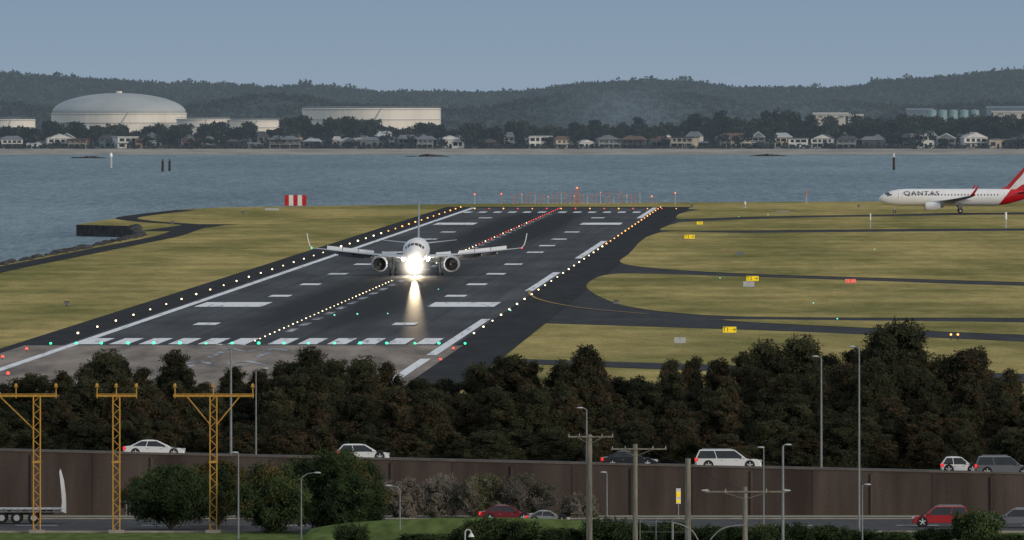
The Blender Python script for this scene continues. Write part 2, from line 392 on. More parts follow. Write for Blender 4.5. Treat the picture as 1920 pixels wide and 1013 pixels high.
P=G(554,388.5); e=empty('striped_marker_board',P,label='red and white vertically striped marker board on grass',category='marker board')
k=P[1]/F; W=41*k; Hh=20*k
for i in range(5):
    MB().box((-W/2+W*(i+0.5)/5,0,0.35+Hh/2),(W/5-0.01,0.3,Hh)).obj('stripe_panel',M['red' if i%2==0 else 'white_paint'],e)
for sx in(-1,0,1): MB().box((sx*W*0.4,0.3,0.7),(0.15,0.15,1.4)).obj('leg',M['grey_metal'],e)
for u,v,h,wd in((1886,428,30,5),(1632,428,28,3),(1397,390,12,4),(1512,381,25,3)):
    P=G(u,v); k=P[1]/F; mb=MB(); mb.cyl((0,0,0),(0,0,h*k*0.55),wd*k*0.25,mi=0); mb.cyl((0,0,h*k*0.55),(0,0,h*k),wd*k*0.5,wd*k*0.4,mi=1); mb.box((0,0,0.05),(1,1,0.1))
    mb.obj('antenna_post',[M['light_grey'],M['white_paint'] if u!=1512 else M['orange']],loc=P,label='slim pale antenna post standing on grass',category='post')
random.seed(3)
OG=EM('orange_lamp',(1,0.22,0.08),1.6)
for i in range(34):
    u=[890,940,1222,1266][i] if i<4 else 962+(i-4)*8.2
    D=DG(381)-20+random.uniform(-15,12); k=D/F; h=(random.uniform(12,21))*k; z0=0
    mb=MB(); mb.cyl((0,0,z0),(0,0,h),0.10,0.07,6,0 if i%3 else 1); mb.box((0,0,0.05),(0.5,0.5,0.1),1)
    mb.cyl((-0.3,0,h),(0.3,0,h),0.05,mi=0); mb.sph((0,0,h+0.12),0.11 if i>3 else 0.20,2 if i<4 or i%6==0 else 0)
    mb.obj('approach_light_post',[M['orange'],M['light_grey'],OG],loc=(X(u,D),D,0),label='slim orange approach light post beyond the runway',category='approach light',group='approach light posts')
P=G(1082,384); k=P[1]/F; mb=MB()
for sx in(-1,1):
    for sy in(-1,1): mb.cyl((sx*0.8,sy*0.8,0),(sx*0.25,sy*0.25,30*k),0.07)
for j in range(5):
    a=30*k*j/5; b_=30*k*(j+1)/5; wa=0.8-0.55*j/5; wb=0.8-0.55*(j+1)/5
    mb.cyl((-wa,-wa,a),(wb,-wb,b_),0.05); mb.cyl((wa,-wa,a),(-wb,-wb,b_),0.05)
mb.sph((0,0,30*k+0.2),0.24,1)
mb.obj('localizer_mast',[M['orange'],OG],loc=P,label='orange lattice mast with red lamp past the runway',category='mast')
for u,v0,v1,c1 in((208,287,315,'wood'),(305,298,322,'r'),(318,298,321,'r'),(1676,287,319,'wood')):
    D=DG(v1,-2.5); k=D/F; h=(v1-v0)*k; mb=MB(); mb.cyl((0,0,-2),(0,0,h*0.75),0.5,0.45,10,0); mb.cyl((0,0,h*0.75),(0,0,h),0.25 if u!=208 else 0.7,0.2 if u!=208 else 0.5,8,1); mb.box((0,0,h*0.77),(1.2,1.0,0.15),1)
    mb.obj('marker_pile',[M['light_grey'] if u==208 else M['bark'],M['white_paint'] if c1=='wood' else M['bark']],loc=(X(u,D),D,-2.5),label='white topped channel marker pile in the water' if c1=='wood' else 'weathered timber channel marker pile in the water',category='marker pile',group='channel markers')
# ------------------------------------------------------------------ far shore
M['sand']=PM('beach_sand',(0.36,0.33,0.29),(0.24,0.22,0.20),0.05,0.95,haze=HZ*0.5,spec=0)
M['hillg']=PM('hill_scrub',(0.036,0.046,0.042),(0.022,0.030,0.030),0.02,1.0,haze=HZ,spec=0,st=(1,0.3,1),added_glow=True)
prof=[(-900,150),(-300,150),(0,140),(100,147),(200,153),(300,159),(450,161),(520,168),(570,161),(640,168),(720,177),(800,174),(900,177),(1000,173),(1080,160),(1150,157),(1215,153),(1300,156),(1380,168),(1450,167),(1530,168),(1600,167),(1650,155),(1750,149),(1850,138),(1920,133),(2300,128),(3000,150)]
pu=[p[0] for p in prof]; pv=[p[1] for p in prof]
prof2=[(-900,215),(0,205),(300,200),(600,190),(760,205),(900,205),(1000,200),(1100,185),(1200,172),(1290,178),(1380,192),(1480,205),(1560,208),(1700,200),(1850,196),(1920,192),(3000,190)]
def sstep(t): t=np.clip(t,0,1); return t*t*(3-2*t)
def terr(x,D):
    u=960+x*F/D; top=32+(148-np.interp(u,pu,pv)-2)*D/F; top2=32+(148-np.interp(u,[p[0] for p in prof2],[p[1] for p in prof2]))*D/F
    base=np.interp(D,[8790,8820,8845,8862,9000,9300],[-4,-2.5,-1.2,0,1.5,3.0])
    r2=np.exp(-((D-9560)/130.0)**2)
    r=sstep((D-9640)/350.0)*0.9+0.1*sstep((D-9950)/100)
    wob=1.6*np.sin(x*0.045+D*0.006)+1.2*np.sin(x*0.09+1.3+D*0.013)
    return np.maximum(base+(top2-base)*r2, base+(top-base)*r)+wob*sstep((D-9350)/200)*(1-sstep((D-9900)/120))
xs=np.linspace(-420,420,141); ds=np.concatenate([[8790,8810,8820,8832,8845,8855,8862,8900,9000,9150],np.linspace(9280,10050,45),[10200,10500]])
mb=MB(); vs=[]
for D in ds:
    for x in xs:
        z=float(terr(x,min(D,10050)))
        if D>10050: z-= (D-10050)*0.06
        vs.append((x,D,z))
n=len(xs); fs=[];mi=[]
for j in range(len(ds)-1):
    for i in range(n-1): fs.append((j*n+i,j*n+i+1,(j+1)*n+i+1,(j+1)*n+i)); mi.append(0 if ds[j]<8856 else 1)
mb.v=vs; mb.f=fs; mb.m=mi
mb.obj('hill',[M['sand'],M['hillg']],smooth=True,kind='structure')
def tri_cloud(cent,rad,K,size,rng,sq=0.8,up=0.3,ls=1.0):
    N=len(cent); d=rng.normal(size=(N,K,3)); d/=np.linalg.norm(d,axis=2,keepdims=True)
    rr=rng.random((N,K,1))**0.4
    pos=cent[:,None,:]+d*rr*rad[:,None,None]*np.array([1,1,sq])
    dirv=d*0.7+rng.normal(size=(N,K,3))*0.6+np.array([0,0,up]); dirv/=np.linalg.norm(dirv,axis=2,keepdims=True)
    sd_=np.cross(dirv,rng.normal(size=(N,K,3))); sd_/=np.linalg.norm(sd_,axis=2,keepdims=True)
    sz=size*(0.6+0.8*rng.random((N,K,1)))
    a=pos-sd_*sz*0.5/ls; b_=pos+sd_*sz*0.5/ls; c=pos+dirv*sz*ls
    return np.stack([a,b_,c],axis=2).reshape(-1,3,3)
def tri_obj(name,T,mi,mats,parent=None,extra=None,**props):
    V=T.reshape(-1,3); n=len(T); me=bpy.data.meshes.new(name)
    me.vertices.add(3*n); me.vertices.foreach_set('co',V.astype(np.float32).ravel())
    me.loops.add(3*n); me.loops.foreach_set('vertex_index',np.arange(3*n,dtype=np.int32))
    me.polygons.add(n); me.polygons.foreach_set('loop_start',np.arange(n,dtype=np.int32)*3)
    for m_ in mats: me.materials.append(m_)
    me.polygons.foreach_set('material_index',mi.astype(np.int32)); me.update(calc_edges=True); me.validate()
    o=bpy.data.objects.new(name,me); COL.objects.link(o)
    if parent: o.parent=parent
    for k_,v_ in props.items(): o[k_]=v_
    return o
rng=np.random.default_rng(5)
def FM_(nm,hz,k=1.0,added_glow=False):
    return [PM(nm+'_dark',(0.023*k,0.031*k,0.026*k),(0.014*k,0.02*k,0.018*k),0.1,1,haze=hz,spec=0,added_glow=added_glow),
    PM(nm+'_mid',(0.038*k,0.046*k,0.037*k),(0.024*k,0.031*k,0.026*k),0.1,1,haze=hz,spec=0,added_glow=added_glow),
    PM(nm+'_light',(0.056*k,0.060*k,0.046*k),(0.038*k,0.042*k,0.034*k),0.1,1,haze=hz,spec=0,added_glow=added_glow)]
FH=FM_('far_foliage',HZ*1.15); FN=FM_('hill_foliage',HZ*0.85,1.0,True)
def hillwood(D0,D1,N,mats,lab,r0,r1):
    x=rng.uniform(-330,330,N); D=rng.uniform(D0,D1,N); big=rng.random(N)**3; r=r0+(r1-r0)*big; z=terr(x,np.minimum(D,10050))+r*0.15
    T=tri_cloud(np.stack([x,D,z],1),r,18,1.25,rng,0.75,0.1)
    ci=rng.choice(3,N,p=[0.45,0.45,0.10])
    tri_obj('woodland',T,np.repeat(ci,18),mats,kind='stuff',label=lab,category='woodland')
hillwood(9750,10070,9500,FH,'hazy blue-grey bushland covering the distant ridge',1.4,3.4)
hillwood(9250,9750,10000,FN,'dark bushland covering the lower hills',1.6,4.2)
xs_=np.array([X(u,10000) for u in(28,105,135,352,570,578,655,1218,1275,1290,1530,1640,1700)]); rr2=np.full(len(xs_),2.6); zz=terr(xs_,np.full(len(xs_),10000.0))+2.5
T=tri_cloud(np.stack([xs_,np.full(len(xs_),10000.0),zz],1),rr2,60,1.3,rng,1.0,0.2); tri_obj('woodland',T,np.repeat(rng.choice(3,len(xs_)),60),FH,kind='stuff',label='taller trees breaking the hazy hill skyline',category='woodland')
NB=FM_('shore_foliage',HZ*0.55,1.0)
bt=[(-200,252),(0,240),(60,236),(130,228),(190,234),(240,243),(300,233),(350,241),(430,234),(500,241),(540,230),(575,219),(620,231),(700,225),(780,231),(850,238),(900,229),(960,236),(1040,230),(1110,234),(1170,225),(1250,232),(1330,208),(1400,223),(1450,208),(1500,219),(1560,224),(1640,220),(1700,215),(1760,218),(1850,216),(1920,219),(2200,222)]
N=6500; D=rng.uniform(8895,9020,N); u=rng.uniform(-150,2070,N); x=(u-960)/F*D
cell=np.floor(u/17+rng.uniform(-0.15,0.15,N)).astype(int); ch=rng.uniform(-13,9,400)
vt=np.interp(u,[p[0] for p in bt],[p[1] for p in bt])-ch[cell%400]*np.where(u>1600,0.45,1.0)
zt=32+(148-vt)*D/F; t_=rng.random(N)**0.6
r=rng.uniform(1.1,2.4,N); z=1+(zt-1-r*0.7)*t_
T=tri_cloud(np.stack([x,D,z],1),r,20,1.1,rng,0.8,0.1)
ct=rng.choice(3,400,p=[0.42,0.40,0.18]); mi_=np.where(rng.random(N)<0.7,ct[cell%400],rng.choice(3,N,p=[0.5,0.4,0.1]))
tri_obj('woodland',T,np.repeat(mi_,20),NB,kind='stuff',label='dark trees and gardens behind the shoreline houses',category='woodland')
N=1900; D=rng.uniform(8860,8885,N); u=rng.uniform(-150,2070,N); x=(u-960)/F*D; r=rng.uniform(0.6,1.5,N)
keep=rng.random(N)<0.35+0.5*(np.sin(u*0.02)+np.sin(u*0.053+1)>0.0)
x,D,r=x[keep],D[keep],r[keep]; T=tri_cloud(np.stack([x,D,r*0.6+0.1],1),r,16,0.8,rng)
tri_obj('shrubs',T,np.repeat(rng.choice(3,len(x)),16),NB,kind='stuff',label='low shrubs along the far beach front',category='shrubs')
N=85; u=rng.uniform(-30,1950,N); cs_=[];rs_=[]
for uu in u:
    D=8868+rng.uniform(-2,14); hh=rng.uniform(2.5,8.5)
    for q in range(8): cs_.append(((uu-960)/F*D+rng.uniform(-1.7,1.7),D,hh*rng.uniform(0.3,0.95))); rs_.append(rng.uniform(0.8,1.6))
T=tri_cloud(np.array(cs_),np.array(rs_),22,0.8,rng); tri_obj('garden_trees',T,np.repeat(rng.choice(3,len(cs_),p=[0.5,0.4,0.1]),22),NB,kind='stuff',label='small dark garden trees between the beach houses',category='trees')
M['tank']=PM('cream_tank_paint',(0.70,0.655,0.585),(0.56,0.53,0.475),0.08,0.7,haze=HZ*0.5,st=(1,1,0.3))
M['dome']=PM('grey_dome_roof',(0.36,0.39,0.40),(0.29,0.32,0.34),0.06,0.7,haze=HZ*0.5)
def tank(u0,u1,vt,D,dome=0,zb=2.0,lab='',roofm=None):
    R=(u1-u0)/2*D/F; cx=X((u0+u1)/2,D); zt=Z(vt,D)
    e=empty('storage_tank',(cx,D+R,zb),label=lab,category='storage tank')
    mb=MB(); n=64
    rings=[[(R*math.cos(2*math.pi*i/n),R*math.sin(2*math.pi*i/n),zz) for i in range(n)] for zz in(0,zt-zb)]
    mb.loft(rings,0); mb.obj('tank_wall',M['tank'],e)
    for j in range(2):
        mb=MB(); zz=(zt-zb)*(0.97-0.3*j)
        rg=[[((R+dr)*math.cos(2*math.pi*i/n),(R+dr)*math.sin(2*math.pi*i/n),zz+dz) for i in range(n)] for dr,dz in((0.02,-0.15),(0.45,-0.15),(0.45,0.1),(0.02,0.1))]
        mb.loft(rg,0,cap=False); mb.obj('wind_girder',M['dome'],e)
    mb=MB()
    for i in range(7):
        a=-math.pi/2+(i-3)*0.04; mb.cyl((R*1.01*math.cos(a),R*1.01*math.sin(a),(zt-zb)*(0.05+i*0.14)),(R*1.01*math.cos(a+0.04),R*1.01*math.sin(a+0.04),(zt-zb)*(0.05+(i+1)*0.14)),0.2,n=4)
    mb.obj('stair',M['dome'],e)
    if dome:
        rs=[]
        for j in range(11):
            a=j/10*math.pi/2; rs.append([((R-0.3)*math.cos(a)*math.cos(2*math.pi*i/n)+0.01*math.cos(2*math.pi*i/n),(R-0.3)*math.cos(a)*math.sin(2*math.pi*i/n)+0.01*math.sin(2*math.pi*i/n),zt-zb+0.02+dome*math.sin(a)) for i in range(n)])
        MB().loft(rs,0).obj('dome_roof',M['dome'],e,smooth=True)
        MB().cyl((0,0,zt-zb+dome),(0,0,zt-zb+dome+0.9),1.6,1.4,12).obj('roof_vent',M['tank'],e)
    else:
        rg=[[((R-0.1+dr)*math.cos(2*math.pi*i/n),(R-0.1+dr)*math.sin(2*math.pi*i/n),zt-zb+0.55+dz) for i in range(n)] for dr,dz in((0,0),(0.12,0),(0.12,0.12),(0,0.12))]
        MB().loft(rg,0,cap=False).obj('guard_rail',M['dome'],e)
    return e
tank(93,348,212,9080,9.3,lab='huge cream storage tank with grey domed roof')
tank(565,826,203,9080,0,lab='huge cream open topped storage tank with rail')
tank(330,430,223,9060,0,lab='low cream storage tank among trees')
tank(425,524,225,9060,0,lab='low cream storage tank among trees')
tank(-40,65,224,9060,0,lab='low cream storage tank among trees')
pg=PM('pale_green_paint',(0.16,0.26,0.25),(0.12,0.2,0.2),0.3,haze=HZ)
for i,u in enumerate((1748,1768,1788,1808,1828)):
    D=9200; R=8*D/F; z0=Z(218,D); mb=MB(); mb.cyl((0,0,-3),(0,0,11*D/F),R,R,20); mb.cyl((0,0,11*D/F),(0,0,12.5*D/F),R*0.99,0.2,20)
    mb.obj('fuel_tank',pg,loc=(X(u,D),D,z0),smooth=False,label='small pale green fuel tank near the hills',category='fuel tank',group='green fuel tanks')
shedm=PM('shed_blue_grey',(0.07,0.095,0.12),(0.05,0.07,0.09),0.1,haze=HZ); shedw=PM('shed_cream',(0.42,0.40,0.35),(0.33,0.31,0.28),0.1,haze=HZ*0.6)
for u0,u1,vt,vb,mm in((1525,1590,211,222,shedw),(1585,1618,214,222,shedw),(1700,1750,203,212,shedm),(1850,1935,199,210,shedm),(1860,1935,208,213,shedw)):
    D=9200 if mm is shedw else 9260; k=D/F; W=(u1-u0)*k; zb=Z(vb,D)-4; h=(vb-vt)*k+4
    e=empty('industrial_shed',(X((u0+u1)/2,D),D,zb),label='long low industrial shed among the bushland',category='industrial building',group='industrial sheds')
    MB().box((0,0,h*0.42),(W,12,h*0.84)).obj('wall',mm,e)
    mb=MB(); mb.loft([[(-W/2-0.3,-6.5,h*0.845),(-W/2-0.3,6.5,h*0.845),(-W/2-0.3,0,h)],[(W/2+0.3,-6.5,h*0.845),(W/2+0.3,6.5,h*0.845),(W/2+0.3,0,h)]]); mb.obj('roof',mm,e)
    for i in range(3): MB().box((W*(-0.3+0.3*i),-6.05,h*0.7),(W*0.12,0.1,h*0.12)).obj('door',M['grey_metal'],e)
# houses
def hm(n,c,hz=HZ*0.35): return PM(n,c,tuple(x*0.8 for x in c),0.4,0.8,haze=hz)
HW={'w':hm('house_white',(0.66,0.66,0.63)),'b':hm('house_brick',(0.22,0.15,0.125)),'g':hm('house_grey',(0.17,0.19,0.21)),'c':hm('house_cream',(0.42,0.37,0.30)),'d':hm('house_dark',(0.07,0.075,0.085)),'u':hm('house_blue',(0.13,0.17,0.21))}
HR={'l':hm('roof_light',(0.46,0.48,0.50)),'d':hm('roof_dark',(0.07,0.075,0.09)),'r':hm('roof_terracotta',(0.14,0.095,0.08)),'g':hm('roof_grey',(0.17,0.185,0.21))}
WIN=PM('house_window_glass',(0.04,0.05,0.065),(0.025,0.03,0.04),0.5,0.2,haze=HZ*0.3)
hs=[(0,44,256,277,'w','g','h'),(50,76,267,278,'w','l','h'),(84,137,252,282,'w','l','g'),(130,168,261,283,'b','r','f'),(172,211,265,281,'u','g','f'),(213,256,257,281,'w','l','f'),(250,274,261,282,'b','r','f'),(345,383,260,283,'b','r','h'),(385,412,271,283,'g','g','h'),(500,565,256,282,'d','g','h'),(570,606,261,280,'g','l','h'),(632,672,259,280,'g','l','g'),(674,712,258,280,'g','g','h'),(740,785,254,279,'g','g','h'),(783,817,256,279,'g','g','h'),(815,872,255,281,'w','l','g'),(985,1033,256,279,'w','l','f'),(1035,1080,256,279,'c','r','h'),(1080,1114,263,281,'w','l','g'),(1117,1162,254,280,'g','g','g'),(1165,1213,256,279,'d','r','h'),(1216,1260,257,279,'g','r','h'),(1260,1308,258,278,'c','d','f'),(1310,1338,266,280,'d','g','h'),(1342,1408,251,279,'c','r','h'),(1478,1517,260,279,'w','g','f'),(1520,1566,252,278,'w','d','g'),(1570,1610,256,277,'g','d','h'),(1612,1655,257,277,'d','g','h'),(1708,1752,252,279,'w','l','f'),(1755,1795,251,277,'g','l','g'),(1800,1850,249,279,'w','l','g'),(1850,1886,262,277,'c','g','f'),(1888,1935,258,276,'d','d','h'),
 (425,455,262,280,'d','d','h'),(905,935,264,280,'d','r','h'),(460,492,268,281,'g','g','h'),(1418,1440,266,278,'d','d','g')]
hs=[h+(8872,) for h in hs]
random.seed(17)
u=-10
while u<1930:
    wd=random.uniform(16,38); hs.append((u,u+wd,random.uniform(247,262),279,random.choice('gdcwgug'),random.choice('dglggd'),random.choice('hhg'),8893)); u+=wd+random.uniform(4,50)
wn={'w':'white','b':'brick','g':'grey','c':'cream','d':'dark','u':'blue-grey'}; rn={'l':'pale','d':'dark','r':'brown','g':'grey'}
random.seed(11)
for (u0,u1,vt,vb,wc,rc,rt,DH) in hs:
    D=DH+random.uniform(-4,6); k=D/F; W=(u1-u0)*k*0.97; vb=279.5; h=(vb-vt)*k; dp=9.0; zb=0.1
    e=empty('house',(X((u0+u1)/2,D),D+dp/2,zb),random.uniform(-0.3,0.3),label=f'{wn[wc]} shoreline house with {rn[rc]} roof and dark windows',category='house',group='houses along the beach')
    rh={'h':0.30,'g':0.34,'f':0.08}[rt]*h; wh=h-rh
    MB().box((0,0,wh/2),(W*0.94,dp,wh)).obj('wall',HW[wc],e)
    a=W/2+0.1; b2=dp/2+0.5; mb=MB()
    if rt=='h':
        ix=a*0.45; mb.add([(-a,-b2,wh+0.01),(a,-b2,wh+0.01),(a,b2,wh+0.01),(-a,b2,wh+0.01),(-a+ix,0,h),(a-ix,0,h)],[(0,1,5,4),(1,2,5),(2,3,4,5),(3,0,4),(3,2,1,0)])
    elif rt=='g':
        mb.loft([[(-a,-b2,wh+0.01),(0,-b2,h),(a,-b2,wh+0.01)],[(-a,b2,wh+0.01),(0,b2,h),(a,b2,wh+0.01)]])
    else: mb.box((0,0,wh+rh/2+0.01),(2*a,2*b2,rh))
    mb.obj('roof',HR[rc],e)
    if rt=='g': MB().add([(-a*0.78,-b2-0.02,wh+0.15),(a*0.78,-b2-0.02,wh+0.15),(0,-b2-0.02,h-0.35)],[(0,1,2)]).obj('gable_wall',HW[wc],e)
    two=wh>4.0; nwin=max(2,int(W/2.6))
    for st in range(2 if two else 1):
        zc=(wh*(0.27+0.5*st)) if two else wh*0.52
        for i in range(nwin):
            if st==0 and i==nwin//2:
                MB().box((-W*0.42+W*0.84*(i+0.5)/nwin,-dp/2-0.02,1.05),(1.0,0.08,2.1)).obj('door',WIN,e); continue
            ww=W*0.84/nwin*random.uniform(0.5,0.92)
            MB().box((-W*0.42+W*0.84*(i+0.5)/nwin,-dp/2-0.02,zc),(ww,0.08,wh*(0.28 if two else 0.45))).obj('window',WIN,e)
    if two and random.random()<0.8:
        mb=MB(); mb.box((0,-dp/2-0.8,wh*0.5),(W*0.92,1.5,0.14)); mb.box((0,-dp/2-1.52,wh*0.5+0.9),(W*0.92,0.06,0.08))
        for i in range(7): mb.box((-W*0.45+W*0.9*i/6,-dp/2-1.5,wh*0.25),(0.12,0.12,wh*0.5)) if i%2==0 else mb.box((-W*0.45+W*0.9*i/6,-dp/2-1.5,wh*0.5+0.5),(0.08,0.05,0.8))
        mb.obj('balcony',HW['w' if wc!='w' else 'g'],e)
for u,w_,v in((803,68,294),(1441,56,293),(165,60,297)):
    D=DG(v,-2.5); rr=np.random.default_rng(u); mb=MB()
    for i in range(26):
        xx=rr.uniform(-w_/2,w_/2)*D/F; r_=rr.uniform(0.6,1.5); mb.sph((xx,rr.uniform(-3,3),0),r_,0,6,4,(1.6,1,0.7*(1-abs(xx)/(w_/2*D/F))+0.25))
    mb.obj('rock_outcrop',M['rock'],loc=(X(u,D),D,-2.5),label='low dark rocks just off the beach',category='rocks',kind='stuff')
# ------------------------------------------------------------------ airliners
def airliner(loc,rz,P,label):
    e=empty('airliner',loc,rz,label=label,category='airliner')
    S=P['sec']; zc0=P['zc']
    ys=[s[0] for s in S]
    def sec(y): return np.interp(y,ys,[s[1] for s in S]),np.interp(y,ys,[s[2] for s in S])
    def surf(y,th,off=0.0):
        r,zc=sec(y); r+=off; return (r*math.sin(th),y,zc+r*math.cos(th)*1.03)
    n=32; yy=[]
    for a,b_ in zip(ys[:-1],ys[1:]):
        yy+= [a+(b_-a)*t/3 for t in range(3)]
    yy.append(ys[-1])
    MB().loft([[surf(y,2*math.pi*i/n) for i in range(n)] for y in yy]).obj('fuselage',P['fusm'],e,smooth=True)
    def patch(name,y0,y1,t0,t1,mat,off=0.02,ny=3,ntt=3,rnd=False):
        vs=[surf(y0+(y1-y0)*j/ny,t0+(t1-t0)*i/ntt,off) for j in range(ny+1) for i in range(ntt+1)]
        fs=[(j*(ntt+1)+i,j*(ntt+1)+i+1,(j+1)*(ntt+1)+i+1,(j+1)*(ntt+1)+i) for j in range(ny) for i in range(ntt)]
        return MB().add(vs,fs).obj(name,mat,e)
    yn=ys[0]; R=math.radians
    for sg in(-1,1):
        for a,b_,ya,yb in((3,27,1.35,2.15),(30,52,1.5,2.5),(55,70,1.9,3.0)):
            patch('cockpit_window',yn+ya,yn+yb,sg*R(a),sg*R(b_),M['glass'])
    if P.get('windows'):
        y=yn+6.2
        while y<P['wend']:
            patch('window',y,y+0.28,R(68),R(78),M['glass'],0.015,1,1); y+=0.78
        for yd in(yn+4.6,P['wend']+0.9):
            for q in((yd,yd+0.05,R(52),R(98)),(yd+0.85,yd+0.9,R(52),R(98))): patch('door_outline',*q,M['grey_metal'],0.012,1,5)
    zw=P['zw']
    def wing_ring(x,yle,ch,z,th):
        pr=[(0,0),(0.08,0.55),(0.3,1),(0.6,0.7),(1,0.05),(1,-0.05),(0.6,-0.35),(0.3,-0.5),(0.08,-0.35)]
        return [(x,yle+ch*a,z+th*b_*0.5) for a,b_ in pr]
    for sg in(-1,1):
        st=P['wing']
        rings=[wing_ring(sg*x,y,c,z,t) for x,y,c,z,t in st]
        wg=MB().loft(rings).obj('wing',P['wingm'],e,smooth=False)
        xt,yt,ct,zt_,_=st[-1]; ws=P.get('wls',1.0)
        wl=[(xt,yt,ct,zt_),(xt+0.45,yt+0.5,ct*0.8*ws,zt_+0.5),(xt+0.75,yt+1.3,ct*0.6*ws,zt_+1.5),(xt+0.9,yt+2.0,ct*0.35*ws,zt_+2.4)]
        rr=[]
        for x,y,c,z in wl: rr.append([(sg*x-sg*0.05,y,z),(sg*x-sg*0.05,y+c,z),(sg*x+sg*0.05,y+c,z-0.02),(sg*x+sg*0.05,y,z-0.02)])
        MB().loft(rr).obj('winglet',P['wlm'],e)
        MB().sph((sg*(xt+0.1),yt+0.1,zt_+0.02),0.12,0).obj('navigation_light',LM['red' if sg>0 else 'green'],e) if P.get('lights') else None
        if P.get('spoilers'):
            def wi(x,i): return float(np.interp(x,[q[0] for q in st],[q[i] for q in st]))
            for xa,xb in((3.2,5.6),(6.9,9.4),(9.5,12.0),(12.1,14.6)):
                pts=[]
                for x in(xa,xb):
                    yh=wi(x,1)+wi(x,2)*0.66; zz=wi(x,3)+0.12; pts+=[(sg*x,yh,zz),(sg*x,yh+0.55,zz+0.55)]
                MB().add(pts+[(p[0],p[1]+0.05,p[2]) for p in pts],[(0,2,3,1),(4,5,7,6),(1,3,7,5),(0,1,5,4),(2,6,7,3)]).obj('spoiler',M['white_paint'],e)
            for xa,xb in((2.2,6.2),(6.5,12.8)):
                rr=[]
                for x in(xa,xb):
                    yh=wi(x,1)+wi(x,2)*0.98; zz=wi(x,3)-0.08; rr.append([(sg*x,yh-0.25,zz),(sg*x,yh+1.05,zz-0.75),(sg*x,yh+1.0,zz-0.8),(sg*x,yh-0.25,zz-0.25)])
                MB().loft(rr).obj('flap',M['light_grey'],e)
        for fx in(7.5,10.5,13.0):
            if P.get('spoilers') or fx<12:
                x=fx; yh=float(np.interp(x,[q[0] for q in st],[q[1]+q[2]*0.6 for q in st])); zz=float(np.interp(x,[q[0] for q in st],[q[3] for q in st]))
                MB().sph((sg*x,yh+0.8,zz-0.35),0.25,0,8,6,(0.8,6,1)).obj('flap_track_fairing',M['light_grey'],e,smooth=True)
        ex,ez,er,ey0,ey1=P['eng']
        eng=empty('engine',(sg*ex,0,ez)); eng.parent=e
        prf=[(ey0,er*0.93),(ey0+0.05,er*0.99),(ey0+0.5,er*1.08),(ey0+1.6,er*1.12),(ey0+(ey1-ey0)*0.7,er*0.98),(ey1,er*0.72)]
        n2=28
        def ringc(y,r): return [(r*math.cos(2*math.pi*i/n2),y,r*math.sin(2*math.pi*i/n2)) for i in range(n2)]
        MB().loft([ringc(y,r) for y,r in prf],cap=False).obj('nacelle',P['nacm'],eng,smooth=True)
        MB().loft([ringc(ey0,er*0.93),ringc(ey0-0.04,er*0.905),ringc(ey0,er*0.88)],cap=False).obj('intake_lip',M['galv'],eng,smooth=True)
        MB().loft([ringc(ey0,er*0.879),ringc(ey0+0.7,er*0.83)],cap=False).obj('intake_duct',M['fan'],eng,smooth=True)
        mb=MB(); mb.cyl((0,ey0+0.78,0),(0,ey0+0.9,0),er*0.82,n=28,mi=0)
        for i in range(18):
            a=2*math.pi*i/18; c,s_=math.cos(a),math.sin(a); c2,s2=math.cos(a+0.16),math.sin(a+0.16)
            mb.add([(er*.25*c,ey0+.7,er*.25*s_),(er*.8*c,ey0+.66,er*.8*s_),(er*.8*c2,ey0+.76,er*.8*s2),(er*.25*c2,ey0+.76,er*.25*s2)],[(0,1,2,3)],1)
        mb.cyl((0,ey0+0.7,0),(0,ey0+0.25,0),er*0.26,0.03,12,1)
        mb.obj('fan',[M['dark'],M['fan']],eng)
        MB().cyl((0,ey1-0.3,0),(0,ey1+0.8,0),er*0.5,er*0.25,16).obj('exhaust_cone',M['grey_metal'],eng)
        MB().loft([[(-0.12,ey0+1.2,er*1.0),(0.12,ey0+1.2,er*1.0),(0.12,ey1+0.6,er*0.7),(-0.12,ey1+0.6,er*0.7)],[(-0.12,ey0+2.4,zw+0.35-ez),(0.12,ey0+2.4,zw+0.35-ez),(0.12,ey1+2.0,zw+0.2-ez),(-0.12,ey1+2.0,zw+0.2-ez)]]).obj('pylon',M['light_grey'],eng)
        yh,zh=P['hs']
        MB().loft([[(sg*0.4,yh,zh-0.12),(sg*0.4,yh+0.8,zh+0.1),(sg*0.4,yh+3.6,zh),(sg*0.4,yh+0.8,zh-0.2)],[(sg*6.2,yh+3.0,zh+0.55),(sg*6.2,yh+3.4,zh+0.62),(sg*6.2,yh+4.4,zh+0.58),(sg*6.2,yh+3.4,zh+0.52)]]).obj('horizontal_stabilizer',P['wingm'],e)
        g=empty('main_gear',(sg*P['mgx'],0,0)); g.parent=e
        MB().cyl((0,0,0.6),(0,0,zw),0.14,0.16,10).cyl((0,0,0.6),(0,-1.2,zw),0.07,n=6).box((sg*0.35,0,1.6),(0.05,1.0,1.5)).obj('strut',M['grey_metal'],g)
        for wx in(-0.43,0.43):
            mb=MB(); mb.cyl((wx-0.19,0,0.57),(wx+0.19,0,0.57),0.57,n=20,mi=0); mb.cyl((wx-0.2,0,0.57),(wx+0.2,0,0.57),0.28,n=14,mi=1); mb.obj('wheel',[M['dark'],M['light_grey']],g)
    g=empty('nose_gear',(0,P['ngy'],0)); g.parent=e
    MB().cyl((0,0,0.4),(0,0,zc0-1.5),0.09,0.11,10).cyl((0,0,0.9),(0,0.9,zc0-1.6),0.05,n=6).obj('strut',M['light_grey'],g)
    for wx in(-0.25,0.25):
        mb=MB(); mb.cyl((wx-0.11,0,0.38),(wx+0.11,0,0.38),0.38,n=18,mi=0); mb.cyl((wx-0.12,0,0.38),(wx+0.12,0,0.38),0.18,n=12,mi=1); mb.obj('wheel',[M['dark'],M['light_grey']],g)
    fr=P['fin']
    rr=[]
